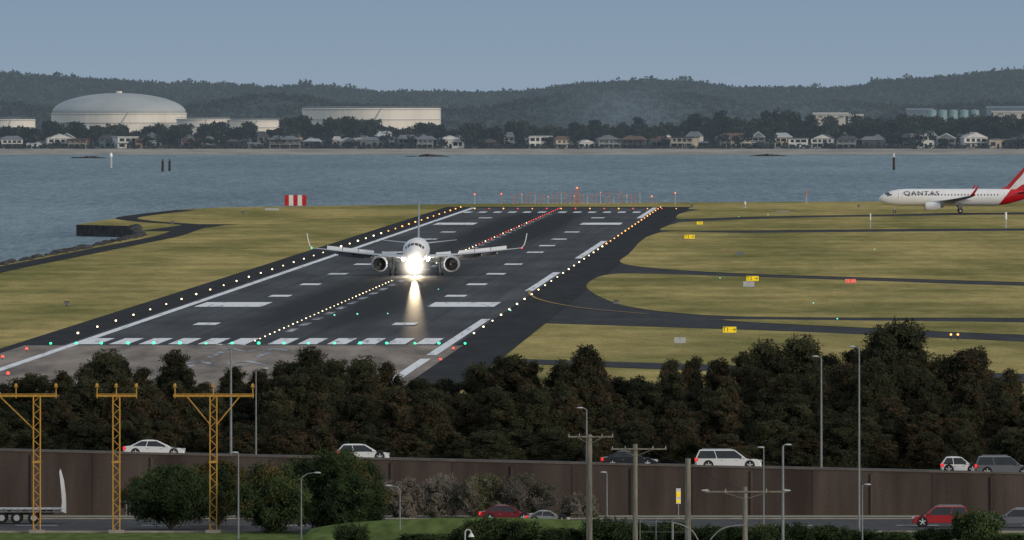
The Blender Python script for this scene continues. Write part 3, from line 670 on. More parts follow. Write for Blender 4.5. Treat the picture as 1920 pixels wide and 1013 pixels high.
    for (y,c,z) in fr: rr.append([(0,y,z),(0.09 if z>8 else 0.16,y+c*0.3,z),(0.02,y+c,z),(-0.02,y+c,z),(-0.09 if z>8 else -0.16,y+c*0.3,z)])
    MB().loft(rr).obj('tail_fin',P['finm'],e)
    return e,surf,patch
wwhite=PM('airliner_white',(0.84,0.85,0.87),(0.78,0.79,0.82),0.2,0.3,spec=0.5)
wgrey=PM('wing_grey',(0.50,0.53,0.57),(0.42,0.45,0.49),0.3,0.4,spec=0.4)
ngrey=PM('nacelle_grey',(0.36,0.38,0.41),(0.30,0.32,0.35),0.3,0.4,spec=0.4)
secA=[(-16.9,0.08,3.55),(-16.75,0.45,3.57),(-16.4,0.78,3.62),(-15.8,1.12,3.70),(-15,1.42,3.80),(-14,1.68,3.89),(-12.5,1.89,3.97),(-11,1.98,4.0),(9,1.98,4.0),(12,1.78,4.18),(15,1.38,4.55),(18,0.85,4.95),(20.4,0.3,5.35)]
PA=dict(sec=secA,zc=4.0,fusm=wwhite,wingm=wgrey,wlm=wwhite,nacm=ngrey,finm=PM('fin_grey',(0.4,0.42,0.5),(0.3,0.32,0.4),0.3,0.4),zw=2.9,
  wing=[(1.2,-6.8,7.2,2.85,0.95),(6.4,-4.0,4.4,3.25,0.55),(11.5,-1.4,3.0,3.75,0.36),(17.0,1.5,1.6,4.35,0.2)],
  eng=(5.85,1.85,1.22,-8.6,-4.4),hs=(14.6,5.0),mgx=3.8,ngy=-12.6,fin=[(11.6,7.0,5.5),(12.6,6.0,6.1),(17.4,2.4,11.9)],spoilers=True,lights=True)
P0=G(781,517)
ea,surf,patch=airliner((P0[0],P0[1],0.1),-math.atan(KX),PA,'white twin engine airliner rolling along runway with landing lights on')
LL=EM('landing_lamp',(1,0.93,0.80),220)
for nm,p,r_ in(('landing_light',(-0.55,-13.0,1.75),0.46),('landing_light',(0.55,-13.0,1.75),0.46),('taxi_light',(0,-13.05,1.2),0.40),('taxi_light',(0,-13.1,2.1),0.40),('landing_light',(-2.0,-6.9,2.6),0.22),('landing_light',(2.0,-6.9,2.6),0.22)):
    MB().sph(p,r_,0,14,10,(1,0.4,1)).obj(nm,LL,ea)
# added bloom around the nose lamps: a round emissive volume that thins outwards
m=bpy.data.materials.new('added_lamp_glow'); m.use_nodes=True; nt=m.node_tree; nt.nodes.clear()
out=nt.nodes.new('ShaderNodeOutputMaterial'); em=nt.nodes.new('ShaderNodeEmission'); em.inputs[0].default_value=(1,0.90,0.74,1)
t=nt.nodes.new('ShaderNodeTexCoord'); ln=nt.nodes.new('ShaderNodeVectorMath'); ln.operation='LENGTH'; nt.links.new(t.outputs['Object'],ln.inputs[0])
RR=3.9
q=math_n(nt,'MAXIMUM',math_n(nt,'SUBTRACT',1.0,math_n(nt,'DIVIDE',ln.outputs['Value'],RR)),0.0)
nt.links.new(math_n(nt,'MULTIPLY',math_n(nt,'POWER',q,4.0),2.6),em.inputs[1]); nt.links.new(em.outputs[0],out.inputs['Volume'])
mb=MB(); mb.sph((0,0,0),RR,0,32,20); added_glow=mb.obj('added_lamp_glow',m,ea,loc=(0,-17.2,1.7))
def spot(nm,P_,aim,size,en,bl,soft,scx=1.0):
    s_=bpy.data.lights.new(nm,'SPOT'); s_.energy=en; s_.spot_size=math.radians(size); s_.spot_blend=bl; s_.color=(1,0.78,0.50); s_.shadow_soft_size=soft
    o=bpy.data.objects.new(nm,s_); COL.objects.link(o); o.parent=ea; o.location=P_; o.scale=(scx,1,1)
    d=Vector(aim); o.rotation_euler=d.to_track_quat('-Z','Y').to_euler(); return o
for sx in(-0.5,0.5): spot('landing_and_streak_beam',(sx,-13.5,1.7),(0,-1,-0.044),18,16000,0.8,0.3)
spot('landing_and_streak_beam',(0,-13.6,1.9),(0.0225,-1,-math.tan(math.radians(0.66))),1.6,2.4e6,1.0,0.05,0.28)  # narrow extra spot added to lay a warm streak along the runway
def redtail(name):
    m,nt,b=newmat(name); t=nt.nodes.new('ShaderNodeTexCoord'); s=nt.nodes.new('ShaderNodeSeparateXYZ'); nt.links.new(t.outputs['Object'],s.inputs[0])
    k_=math_n(nt,'SUBTRACT',s.outputs[1],math_n(nt,'MULTIPLY',s.outputs[2],0.78)); f=math_n(nt,'GREATER_THAN',k_,7.6)
    nz=ramp_n(nt,noise_n(nt,t.outputs['Object'],0.4),0.3,0.7,(0.80,0.81,0.84),(0.87,0.88,0.90))
    nt.links.new(mix_n(nt,f,nz,(0.55,0.012,0.02)),b.inputs['Base Color']); b.inputs['Roughness'].default_value=0.3; return m
secB=[(-19.3,0.08,3.35),(-19.15,0.42,3.36),(-18.8,0.75,3.40),(-18.2,1.08,3.46),(-17.2,1.44,3.56),(-16,1.70,3.66),(-14.5,1.88,3.74),(-13,1.94,3.78),(8,1.94,3.78),(11,1.76,3.95),(14,1.33,4.3),(17,0.8,4.7),(19.5,0.3,5.1)]
PB=dict(sec=secB,zc=3.78,fusm=redtail('airliner_red_tail_livery'),wingm=wgrey,wlm=M['red'],nacm=wwhite,finm=M['red'],zw=2.6,wls=0.7,
  wing=[(1.1,-7.4,7.8,2.6,0.95),(6.0,-4.3,4.4,3.0,0.5),(11.5,-1.2,2.9,3.55,0.34),(16.6,1.8,1.3,4.2,0.2)],
  eng=(4.85,1.65,0.95,-8.4,-4.8),hs=(13.2,4.9),mgx=2.86,ngy=-15.6,fin=[(8.6,9.5,5.5),(11.0,7.0,6.3),(16.6,2.8,12.5)],windows=True,wend=9.5)
PBp=(X(1648,4600)+19.3,4600,0.08)
eb,surfb,patchb=airliner(PBp,-math.pi/2,PB,'white airliner with red tail taxiing beside the bay')
navy=PM('dark_navy_lettering',(0.03,0.03,0.05),(0.02,0.02,0.035),1,0.4)
tx=text_mesh('lettering','QANTAS',1.5,navy,eb,(1.88,-9.2,4.72),(math.radians(76),0,math.radians(90)),0.03,sx=1.32,off=-0.016,sp=1.12)
kp=[(11.3,5.2),(12.4,6.5),(13.4,7.6),(14.3,8.6),(15.0,9.6),(16.0,10.4),(17.6,10.6),(17.0,9.8),(16.3,9.1),(17.3,8.6),(18.4,8.9),(17.6,8.1),(16.0,8.0),(15.6,7.4),(16.6,6.9),(17.6,5.9),(16.6,6.1),(15.2,6.5),(14.2,6.2),(12.9,5.2)]
MB().add([(0.24,y+0.4,z+0.5) for y,z in kp],[tuple(range(len(kp)))]).obj('tail_emblem',M['white_paint'],eb)
# ------------------------------------------------------------------ raised road, wall
YW=1420.0
def wt(x): return 3.99-0.0229*x
m,nt,b=newmat('wall_panels')
br=nt.nodes.new('ShaderNodeTexNoise'); br.inputs['Scale'].default_value=0.5; br.inputs['Detail'].default_value=6
nt.links.new(objvec(nt,1,1,0.15),br.inputs['Vector'])
c1=ramp_n(nt,br.outputs['Fac'],0.35,0.68,(0.050,0.038,0.035),(0.092,0.074,0.068))
nf=ramp_n(nt,noise_n(nt,objvec(nt,6,1,6),1,3,0.8),0.3,0.7,(0.82,0.82,0.82),(1.15,1.15,1.15))
oi=nt.nodes.new('ShaderNodeObjectInfo'); rv=ramp_n(nt,oi.outputs['Random'],0,1,(0.88,0.88,0.88),(1.12,1.11,1.1))
nt.links.new(mix_n(nt,1.0,mix_n(nt,1.0,c1,nf,'MULTIPLY'),rv,'MULTIPLY'),b.inputs['Base Color']); b.inputs['Roughness'].default_value=0.95; b.inputs['Specular IOR Level'].default_value=0.1
WM=m
we=empty('retaining_wall',(0,YW,0),label='long brown concrete panel wall carrying a raised road',category='wall')
x0=-66.0
while x0<66:
    x1=x0+4.4
    mb=MB(); vs=[(x0+0.02,0,-0.2),(x1-0.02,0,-0.2),(x1-0.02,0,wt(x1)-0.16),(x0+0.02,0,wt(x0)-0.16)]; vs+=[(p[0],0.3,p[2]) for p in vs]
    mb.add(vs,[(0,1,2,3),(7,6,5,4),(0,3,7,4),(1,5,6,2),(3,2,6,7)]); mb.obj('wall_panel',WM,we); x0=x1
mb=MB(); vs=[(-66,-0.08,wt(-66)-0.155),(66,-0.08,wt(66)-0.155),(66,-0.08,wt(66)),(-66,-0.08,wt(-66))]; vs+=[(p[0],0.38,p[2]) for p in vs]
mb.add(vs,[(0,1,2,3),(7,6,5,4),(3,2,6,7),(0,4,5,1)]); mb.obj('coping',PM('wall_coping',(0.13,0.115,0.105),(0.09,0.08,0.075),0.8,0.9),we)
mb=MB(); vs=[(-66,0.1,-0.2),(66,0.1,-0.2),(66,0.1,wt(66)-0.2),(-66,0.1,wt(-66)-0.2)]; mb.add(vs,[(0,1,2,3)]); mb.obj('wall_backing',M['dark'],we)
for xx in np.arange(-61.6,66,8.8):
    MB().box((xx,-0.08,wt(xx)/2-0.2),(0.22,0.12,wt(xx)-0.3)).obj('wall_rib',WM,we)
M['asph']=PM('road_asphalt',(0.065,0.065,0.068),(0.045,0.045,0.048),1.0,0.85,st=(1,0.2,1),spec=0.15)
RZ=0.45
mb=MB(); mb.add([(-90,YW+0.4,wt(-90)-RZ),(90,YW+0.4,wt(90)-RZ),(90,YW+26,wt(90)-RZ),(-90,YW+26,wt(-90)-RZ)],[(0,1,2,3)],0); mb.obj('raised_road',M['asph'],kind='structure')
mb=MB(); mb.add([(-90,YW+26,wt(-90)-RZ),(90,YW+26,wt(90)-RZ),(90,YW+40,0),(-90,YW+40,0)],[(0,1,2,3)]); mb.obj('embankment',M['verge'],kind='structure')
sheet('verge',[(-200,1180),(200,1180),(200,1419),(-200,1419)],M['verge'],0.03)
sheet('road',[(-200,1364),(200,1364),(200,1404),(-200,1404)],M['asph'],0.07)
sheet('footpath',[(-200,1411),(200,1411),(200,1416),(-200,1416)],M['concrete'],0.06)
mb=MB()
for y in(1364.0,1404.0): mb.box((0,y,0.08),(400,0.25,0.16))
mb.obj('kerb',M['concrete'],kind='structure')
mb=MB()
for xx in np.arange(-70,70,9): mb.box((xx,1384,0.082),(3,0.35,0.01))
mb.box((0,1366,0.082),(400,0.2,0.01)); mb.obj('road_marking',M['mark'],kind='structure')
mb=MB(); n1_,n2_=60,14; vs=[]; BX0,BX1=X(570,1355),X(1230,1355)
for j in range(n2_+1):
    for i in range(n1_+1):
        xx=BX0+(BX1-BX0)*i/n1_; yy_=1340+30*j/n2_
        hh=1.25*math.sin(math.pi*i/n1_)**0.4*math.sin(math.pi*j/n2_)**0.8
        vs.append((xx,yy_,0.02+hh+0.03*math.sin(xx*2.1+yy_)))
mb.add(vs,[(j*(n1_+1)+i,j*(n1_+1)+i+1,(j+1)*(n1_+1)+i+1,(j+1)*(n1_+1)+i) for j in range(n2_) for i in range(n1_)]); mb.obj('grass_berm',M['verge'],kind='structure',smooth=True)
# ------------------------------------------------------------------ trees
def fm(n,c,c2): return PM(n,c,c2,0.7,1.0,spec=0.03,rand=0.28)
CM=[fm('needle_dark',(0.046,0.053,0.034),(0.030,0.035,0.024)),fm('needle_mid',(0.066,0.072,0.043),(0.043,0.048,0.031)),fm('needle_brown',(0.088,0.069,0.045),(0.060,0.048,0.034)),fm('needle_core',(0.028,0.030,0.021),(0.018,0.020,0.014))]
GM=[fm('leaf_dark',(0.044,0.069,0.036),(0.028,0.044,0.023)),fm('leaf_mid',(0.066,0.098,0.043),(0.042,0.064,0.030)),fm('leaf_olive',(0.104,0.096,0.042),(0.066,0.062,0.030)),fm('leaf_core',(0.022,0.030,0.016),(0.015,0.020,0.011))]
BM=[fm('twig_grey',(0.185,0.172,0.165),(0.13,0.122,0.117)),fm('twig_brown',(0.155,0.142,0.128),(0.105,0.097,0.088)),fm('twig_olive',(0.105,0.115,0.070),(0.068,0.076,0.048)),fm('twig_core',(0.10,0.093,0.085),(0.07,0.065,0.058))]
def make_tree(name,seed,h,wd,mats,probs,loc,nl=9,zlow=0.1,K=26,nc=26,leaf=0.42,ls=1.5,core=0.62,lab='',cat='tree',grp=None,shape='cone',upv=0.2,spread=1.0):
    rng=np.random.default_rng(seed); lobes=[]
    for i in range(nl):
        t=(i+0.5)/nl; zc=h*(zlow+(1-zlow)*(0.08+0.78*t))
        if shape=='cone': rad=wd/2*(1-0.48*t**2.4)
        else: rad=wd/2*math.sqrt(max(0.05,1-(2*t-0.95)**2*0.95))
        a=rng.uniform(0,6.28); off=rad*0.5*rng.uniform(0.2,1)*spread
        lr=max(0.45,rad*rng.uniform(0.45,0.7)); lobes.append((off*math.cos(a),off*math.sin(a),zc,lr,lr*rng.uniform(0.95,1.5) if shape=='cone' else lr*0.8))
        for q in range(3):
            a+=rng.uniform(1.4,3.0); off2=rad*rng.uniform(0.45,0.85)*spread; l2=lr*rng.uniform(0.45,0.78)
            lobes.append((off2*math.cos(a),off2*math.sin(a),zc+rng.uniform(-.07,.05)*h,l2,l2*rng.uniform(1.0,1.6) if shape=='cone' else l2*rng.uniform(0.8,1.1)))
    if shape=='cone': lobes.append((rng.uniform(-.2,.2),0,h*0.90,0.19*wd,0.08*h))
    Ts=[];ms=[]
    for (x,y,z,rx,rz_) in lobes:
        n_=max(6,int(nc*rx*rx*1.3)); d=rng.normal(size=(n_,3)); d/=np.linalg.norm(d,axis=1,keepdims=True)
        c=np.array([x,y,z])+d*np.array([rx,rx,rz_])*rng.uniform(0.62,0.98,(n_,1))
        T=tri_cloud(c,rng.uniform(0.2,0.42,n_)*min(1.2,0.4+wd/6),K,leaf,rng,0.9,upv,ls); Ts.append(T)
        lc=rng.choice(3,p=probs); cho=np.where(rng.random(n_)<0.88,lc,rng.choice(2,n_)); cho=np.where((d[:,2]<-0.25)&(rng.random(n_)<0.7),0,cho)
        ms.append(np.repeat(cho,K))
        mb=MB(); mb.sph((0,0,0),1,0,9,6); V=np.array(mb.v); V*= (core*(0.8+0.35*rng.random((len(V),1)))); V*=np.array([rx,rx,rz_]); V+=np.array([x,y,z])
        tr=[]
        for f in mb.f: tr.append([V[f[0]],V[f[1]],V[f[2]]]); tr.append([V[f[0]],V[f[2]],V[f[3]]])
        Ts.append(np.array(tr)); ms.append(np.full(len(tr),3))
    e=empty(name,loc,0,label=lab,category=cat)
    if grp: e['group']=grp
    mb=MB(); r0=0.035*h*0.6+0.05; top=h*0.8; p=Vector((0,0,-0.1))
    for s in range(4):
        q=Vector((rng.uniform(-.12,.12),rng.uniform(-.12,.12),top*(s+1)/4)); mb.cyl(p,q,r0*(1-s*0.22),r0*(1-(s+1)*0.22),8); p=q
    for (x,y,z,rx,rz_) in lobes[:-1]: mb.cyl((0,0,max(0.1,z-rx*1.1-abs(x)*0.6)),(x,y,z),r0*0.35,r0*0.12,5)
    mb.obj('trunk',M['bark'],e)
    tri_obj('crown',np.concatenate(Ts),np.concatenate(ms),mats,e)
    return e
CV=[]
pr=[(0.50,0.44,0.06),(0.30,0.35,0.35),(0.42,0.48,0.10),(0.10,0.10,0.80),(0.50,0.45,0.05),(0.20,0.35,0.45),(0.48,0.50,0.02)]
for i in range(7):
    wd=[4.8,4.2,5.4,4.4,4.6,4.0,5.8][i]
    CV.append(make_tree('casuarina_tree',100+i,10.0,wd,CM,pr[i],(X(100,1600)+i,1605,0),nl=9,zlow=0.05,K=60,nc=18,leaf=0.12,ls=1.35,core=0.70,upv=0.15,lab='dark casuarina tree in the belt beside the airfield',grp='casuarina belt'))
tp=[(-60,690),(0,718),(60,695),(95,700),(130,678),(200,657),(235,672),(260,680),(300,672),(330,657),(365,690),(385,705),(430,680),(480,690),(530,668),(580,652),(615,672),(650,672),(710,668),(745,688),(780,696),(850,700),(880,690),(900,680),(960,662),(1000,668),(1040,690),(1060,668),(1100,645),(1140,680),(1160,712),(1195,705),(1220,670),(1260,662),(1300,668),(1350,668),(1400,660),(1430,640),(1470,655),(1500,632),(1550,660),(1600,645),(1640,620),(1680,594),(1710,640),(1735,675),(1790,655),(1830,650),(1870,665),(1890,690),(1930,700),(1990,690)]
rnd=random.Random(21)
used=set()
def place(u,vt,D,brown=None,wf=None):
    h=Z(vt,D)*1.03; i=brown if brown is not None else rnd.randrange(7)
    s=h/10.0; loc=(X(u,D),D,0); rz=rnd.uniform(0,6.28); wf=wf or rnd.uniform(0.85,1.15)
    if i not in used:
        used.add(i); e=CV[i]; e.location=loc; e.rotation_euler=(0,0,rz); e.scale=(wf,wf,s)
    else: e=dup(CV[i],loc,rz,(wf,wf,s))
    e['label']='brownish casuarina tree in the roadside belt' if i==3 else 'dark casuarina tree in the belt beside the airfield'
def tpv(u): return float(np.interp(u,[p[0] for p in tp],[p[1] for p in tp]))
u=-50
while u<1980:
    place(u,tpv(u)+rnd.uniform(0,14),1600+rnd.uniform(-12,12),3 if (1380<u<1620 and rnd.random()<0.5) else None); u+=rnd.uniform(42,64)
u=-30
while u<1980:
    place(u,tpv(u)+30+rnd.uniform(0,30),1565+rnd.uniform(-8,8),3 if (1380<u<1560 and rnd.random()<0.6) else None); u+=rnd.uniform(48,70)
u=-40
while u<1980:
    place(u,rnd.uniform(725,780),1530+rnd.uniform(-8,8),3 if rnd.random()<0.25 else None); u+=rnd.uniform(55,80)
u=-20
while u<1980:
    place(u,rnd.uniform(785,815),1500+rnd.uniform(-6,6)); u+=rnd.uniform(60,90)
for u,vt,D,wf in ((1100,645,1585,1.2),(1690,600,1590,1.5),(1650,622,1580,1.4),(200,656,1590,1.1),(330,657,1590,1.1),(580,651,1590,1.3),(960,663,1588,1.3),(1500,630,1590,1.3),(1432,638,1590,1.1),(1810,652,1590,1.5)): place(u,vt+3,D,None,wf)
def ft(name,u0,u1,vt,D,mats,probs,seed,lab,**kw):
    z=Z(vt,D); return make_tree(name,seed,z,(u1-u0)*D/F,mats,probs,(X((u0+u1)/2,D),D,0.0),lab=lab,shape='round',**kw)
kw=dict(nl=7,zlow=0.14,K=50,nc=26,leaf=0.105,ls=1.2,core=0.55,spread=1.1,upv=0.05)
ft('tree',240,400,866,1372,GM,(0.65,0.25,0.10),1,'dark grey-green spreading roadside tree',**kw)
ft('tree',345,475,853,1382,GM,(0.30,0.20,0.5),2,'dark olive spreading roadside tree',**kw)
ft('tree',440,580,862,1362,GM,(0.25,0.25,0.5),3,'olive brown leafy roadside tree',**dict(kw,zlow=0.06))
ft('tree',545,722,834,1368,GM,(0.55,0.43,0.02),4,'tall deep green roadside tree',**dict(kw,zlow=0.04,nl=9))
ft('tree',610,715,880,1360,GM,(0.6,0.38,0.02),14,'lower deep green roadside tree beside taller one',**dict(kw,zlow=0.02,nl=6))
kb=dict(nl=5,zlow=0.0,K=60,nc=22,leaf=0.095,ls=1.6,core=0.7,cat='bush',spread=1.1)
for u0,u1,vt,D,pb,sd_,lb in((712,800,893,1410,(0.9,0.1,0.0),5,'soft grey bush against the wall'),(775,872,886,1411,(0.8,0.2,0.0),6,'soft grey bush against the wall'),(858,955,882,1410,(0.0,0.15,0.85),7,'rounded green-brown bush against the wall'),(925,1042,884,1411,(0.1,0.5,0.4),8,'rounded green-brown bush against the wall'),(1048,1128,928,1408,(0.2,0.5,0.3),9,'low brown bush against the wall')):
    ft('bush',u0,u1,vt,D,BM,pb,sd_,lb,**kb)
kh=dict(nl=3,zlow=0.0,K=36,nc=34,leaf=0.11,ls=1.1,cat='bush',grp='roadside hedge bushes')
hb=[ft('bush',0,95,975,1335,GM,(0.45,0.5,0.05),30+i,'dense dark green clipped roadside bush',**kh) for i in range(3)]
k_=0
for (ua,ub,vt) in((625,700,988),(740,850,1002),(840,900,992),(855,960,976),(930,1010,980),(1000,1100,992),(1090,1190,978),(1150,1240,984),(1225,1310,980),(1290,1360,990),(1335,1420,990),(1400,1480,986),(1460,1530,986),(1520,1590,988),(1640,1720,998),(1700,1790,994),(1780,1875,964),(1850,1925,1002),(1580,1660,996)):
    D=1335+rnd.uniform(-4,4); e0=hb[k_%3]; h0_=Z(975,1335); loc=(X((ua+ub)/2,D),D,0); sc=((ub-ua)/95.0*1.1,1.1,Z(vt,D)/h0_)
    if k_<3: e0.location=loc; e0.scale=sc
    else: dup(e0,loc,rnd.uniform(0,0.4)+ (math.pi if k_%2 else 0),sc)
    k_+=1
# ------------------------------------------------------------------ yellow approach masts
def ymast(u,ua,ub,brace,lamps):
    D=1363.0; k=D/F; e=empty('approach_light_mast',(X(u,D),D,0),label='yellow lattice approach light mast with wide crossbar',category='approach light mast',group='yellow approach light masts')
    hh=Z(743,D); w_=0.24; mb=MB()
    for sx in(-1,1):
        for sy in(-1,1): mb.cyl((sx*w_,sy*w_,0),(sx*w_,sy*w_,hh),0.045,n=6)
    nseg=22
    for j in range(nseg):
        a=hh*j/nseg; b_=hh*(j+1)/nseg; sg=1 if j%2 else -1
        for sy in(-1,1): mb.cyl((-sg*w_,sy*w_,a),(sg*w_,sy*w_,b_),0.025,n=4)
        for sx in(-1,1): mb.cyl((sx*w_,-sg*w_,a),(sx*w_,sg*w_,b_),0.025,n=4)
    mb.obj('lattice_tower',M['yellow'],e)
    MB().box((0,0,hh*0.52),(0.62,0.62,0.14)).obj('platform_collar',M['yellow'],e)
    MB().box((0,0,0.12),(1.1,1.1,0.24)).obj('footing',M['concrete'],e)
    mb=MB(); xa=(ua-u)*k; xb=(ub-u)*k; mb.cyl((xa,0,hh),(xb,0,hh),0.07,n=8); mb.cyl((xa,0.0,hh+0.14),(xb,0.0,hh+0.14),0.03,n=6)
    for dx in brace: mb.cyl((dx*k,0,hh),(0.24*(1 if dx>0 else -1),0,hh-2.0 if abs(dx)<60 else hh-2.3),0.045,n=6)
    mb.obj('crossbar',M['yellow'],e)
    for ul in lamps:
        mb=MB(); xx=(ul-u)*k; mb.cyl((xx,0,hh-0.15),(xx,0,hh+0.62),0.04,n=6); mb.box((xx,0,hh+0.66),(0.3,0.2,0.05)); mb.cyl((xx,-0.05,hh+0.8),(xx,0.12,hh+0.78),0.11,0.08,8)
        mb.obj('lamp_bracket',[M['yellow']],e)
ymast(69,-8,107,(-70,),(30,105,-6)); ymast(218,180,257,(),(182,218,256)); ymast(400,325,476,(-50,50),(328,400,474))
# ------------------------------------------------------------------ street lamps / poles
def lamp(u,vt,D,zb,arm,r=0.09,dbl=False,lab='tall grey street lamp with curved arm'):
    e=empty('street_lamp',(X(u,D),D,zb),label=lab,category='street lamp'); h=Z(vt,D)-zb
    MB().cyl((0,0,0),(0,0,h*0.96),r,r*0.6,10).obj('pole',M['galv'],e)
    for sg in((1,-1) if dbl else (1,)):
        a=arm*sg; pts=[(0,0,h*0.95),(a*0.12,0,h*0.95+abs(a)*0.2),(a*0.4,0,h*0.95+abs(a)*0.36),(a*0.8,0,h*0.95+abs(a)*0.42)]
        MB().tube(pts,r*0.5,6).obj('arm',M['galv'],e)
        MB().sph((a,0,h*0.95+abs(a)*0.42),0.11,0,8,6,(2.4,1.2,0.6)).obj('lamp_head',M['light_grey'],e,smooth=True)
D1=1428; zr=lambda u:wt(X(u,D1))-RZ
lamp(433,645,D1,zr(433),0.85,0.10,True); lamp(480,690,D1,zr(480),0.7,0.065)
lamp(1540,662,D1,zr(1540),-0.45,0.09); lamp(1100,765,1440,zr(1100),-0.5,0.08)
lamp(1611,637,1345,0,-0.5,0.085)
lamp(447,843,1345,0,-0.25,0.07); lamp(565,893,1340,0,1.1,0.055); lamp(750,915,1345,0,-0.8,0.055); lamp(1138,884,1408,0,-0.25,0.06); lamp(1432,832,1335,0,-0.2,0.06,lab='straight grey street lamp with short arm'); lamp(1468,828,1320,0,0.35,0.11,lab='thick pale street lamp with short arm'); lamp(1617,907,1330,0,0.35,0.055)
def upole(u,vt,D,ca,cb,vc,lamps=False,r=0.15):
    e=empty('utility_pole',(X(u,D),D,0),label='weathered timber utility pole with crossarm',category='utility pole'); k=D/F; h=Z(vt,D)
    MB().cyl((0,0,0),(0,0,h),r*1.15,r,12).obj('pole',M['wood_pole'],e)
    if ca is not None:
        zc=Z(vc,D); mb=MB(); xa=(ca-u)*k; xb=(cb-u)*k; mb.box(((xa+xb)/2,-r-0.05,zc),(xb-xa,0.1,0.1)); mb.cyl((xa*0.6,-r-0.06,zc),(0,-r,zc-0.5),0.025,n=5); mb.cyl((xb*0.6,-r-0.06,zc),(0,-r,zc-0.5),0.025,n=5); mb.obj('crossarm',M['wood_pole'],e)
        for t in(0.02,0.25,0.75,0.98):
            x_=xa+(xb-xa)*t; MB().cyl((x_,-r-0.05,zc+0.05),(x_,-r-0.05,zc+0.2),0.05,0.03,8).obj('insulator',M['grey_metal'],e)
        if lamps:
            for x_ in(xa,xb): MB().sph((x_,-r-0.05,zc+0.08),0.12,0,8,6,(2.4,1,0.6)).obj('lamp_head',M['light_grey'],e)
    return e
upole(1105,815,1325,1065,1150,819,r=0.19); upole(1191,833,1322,1146,1250,842,r=0.16); upole(1290,860,1318,None,None,0,r=0.19); upole(1397,913,1315,1322,1475,922,True,r=0.16)
wirem=PM('black_wire',(0.02,0.02,0.02),(0.015,0.015,0.015),1,0.6)
def wire(a,b_,sag,r=0.012):
    pts=[]
    for i in range(13):
        t=i/12; pts.append((a[0]+(b_[0]-a[0])*t,a[1]+(b_[1]-a[1])*t,a[2]+(b_[2]-a[2])*t-sag*4*t*(1-t)))
    MB().tube(pts,r,4).obj('overhead_wire',wirem,label='thin black overhead wire between timber poles',category='wire',group='overhead wires')
for o in(-20,25):
    wire((X(1105+o,1325),1324.7,Z(817,1325)),(X(1191+o,1322),1321.7,Z(840,1322)),0.25)
    wire((X(1191+o,1322),1321.7,Z(840,1322)),(X(1290,1318),1318,Z(868,1318)),0.25)
wire((X(1290,1318),1318,Z(868,1318)),(X(1397,1315),1315,Z(920,1315)),0.2)
D=1406; e=empty('road_sign',(X(1272,D),D,0),label='narrow yellow and white vertical sign on slim post',category='sign')
MB().cyl((0,0.06,0),(0,0.06,Z(916,D)),0.04,n=8).obj('post',M['galv'],e)
zt_=Z(916,D); MB().box((0,0,zt_-0.56),(0.34,0.05,1.12)).obj('panel',M['white_paint'],e); MB().box((0,-0.03,zt_-0.42),(0.3,0.02,0.38)).obj('panel_band',M['sign_y'],e); MB().box((0,-0.03,zt_-0.93),(0.3,0.02,0.22)).obj('panel_band',M['sign_y'],e)
D=1310; e=empty('gooseneck_lamp',(X(872,D),D,0),label='small white gooseneck lamp on a curved pole',category='lamp'); zt_=Z(993,D)
MB().tube([(0,0,0),(0,0,zt_-0.2),(0.06,0,zt_-0.06),(0.2,0,zt_),(0.36,0,zt_-0.06),(0.42,0,zt_-0.25)],0.05,8).obj('pole',M['light_grey'],e)
MB().cyl((0.42,0,zt_-0.25),(0.42,0,zt_-0.5),0.08,0.22,12).obj('lamp_shade',M['white_paint'],e)
for (pts,lab) in(([(1262,980),(1282,986),(1300,998),(1312,1020)],'curved thin grey steel pipe'),([(1332,1012),(1350,994),(1375,986),(1400,985)],'curved thin grey steel pipe')):
    D=1312; pp=[(X(u,D),D,Z(v,D)) for u,v in smooth(pts,5,False)]
    mb=MB(); mb.tube(pp,0.045,8); mb.cyl((pp[0][0],D,0),pp[0],0.045,n=8); mb.obj('pipe_rail',M['galv'],label=lab,category='pipe rail',group='curved pipe rails')
fe=empty('wire_fence',(X(1260,1316),1316,0),label='galvanised security fence with angled barbed wire arms',category='fence')
for i in range(4):
    x_=(-60+i*30)*1316/F; MB().tube([(x_,0,0),(x_,0,1.9),(x_+0.28,0,2.2)],0.025,6).obj('fence_post',M['galv'],fe)
for zz in(0.6,1.2,1.9): MB().cyl((-60*1316/F,0,zz),(30*1316/F,0,zz),0.01,n=4).obj('rail_wire',M['galv'],fe)
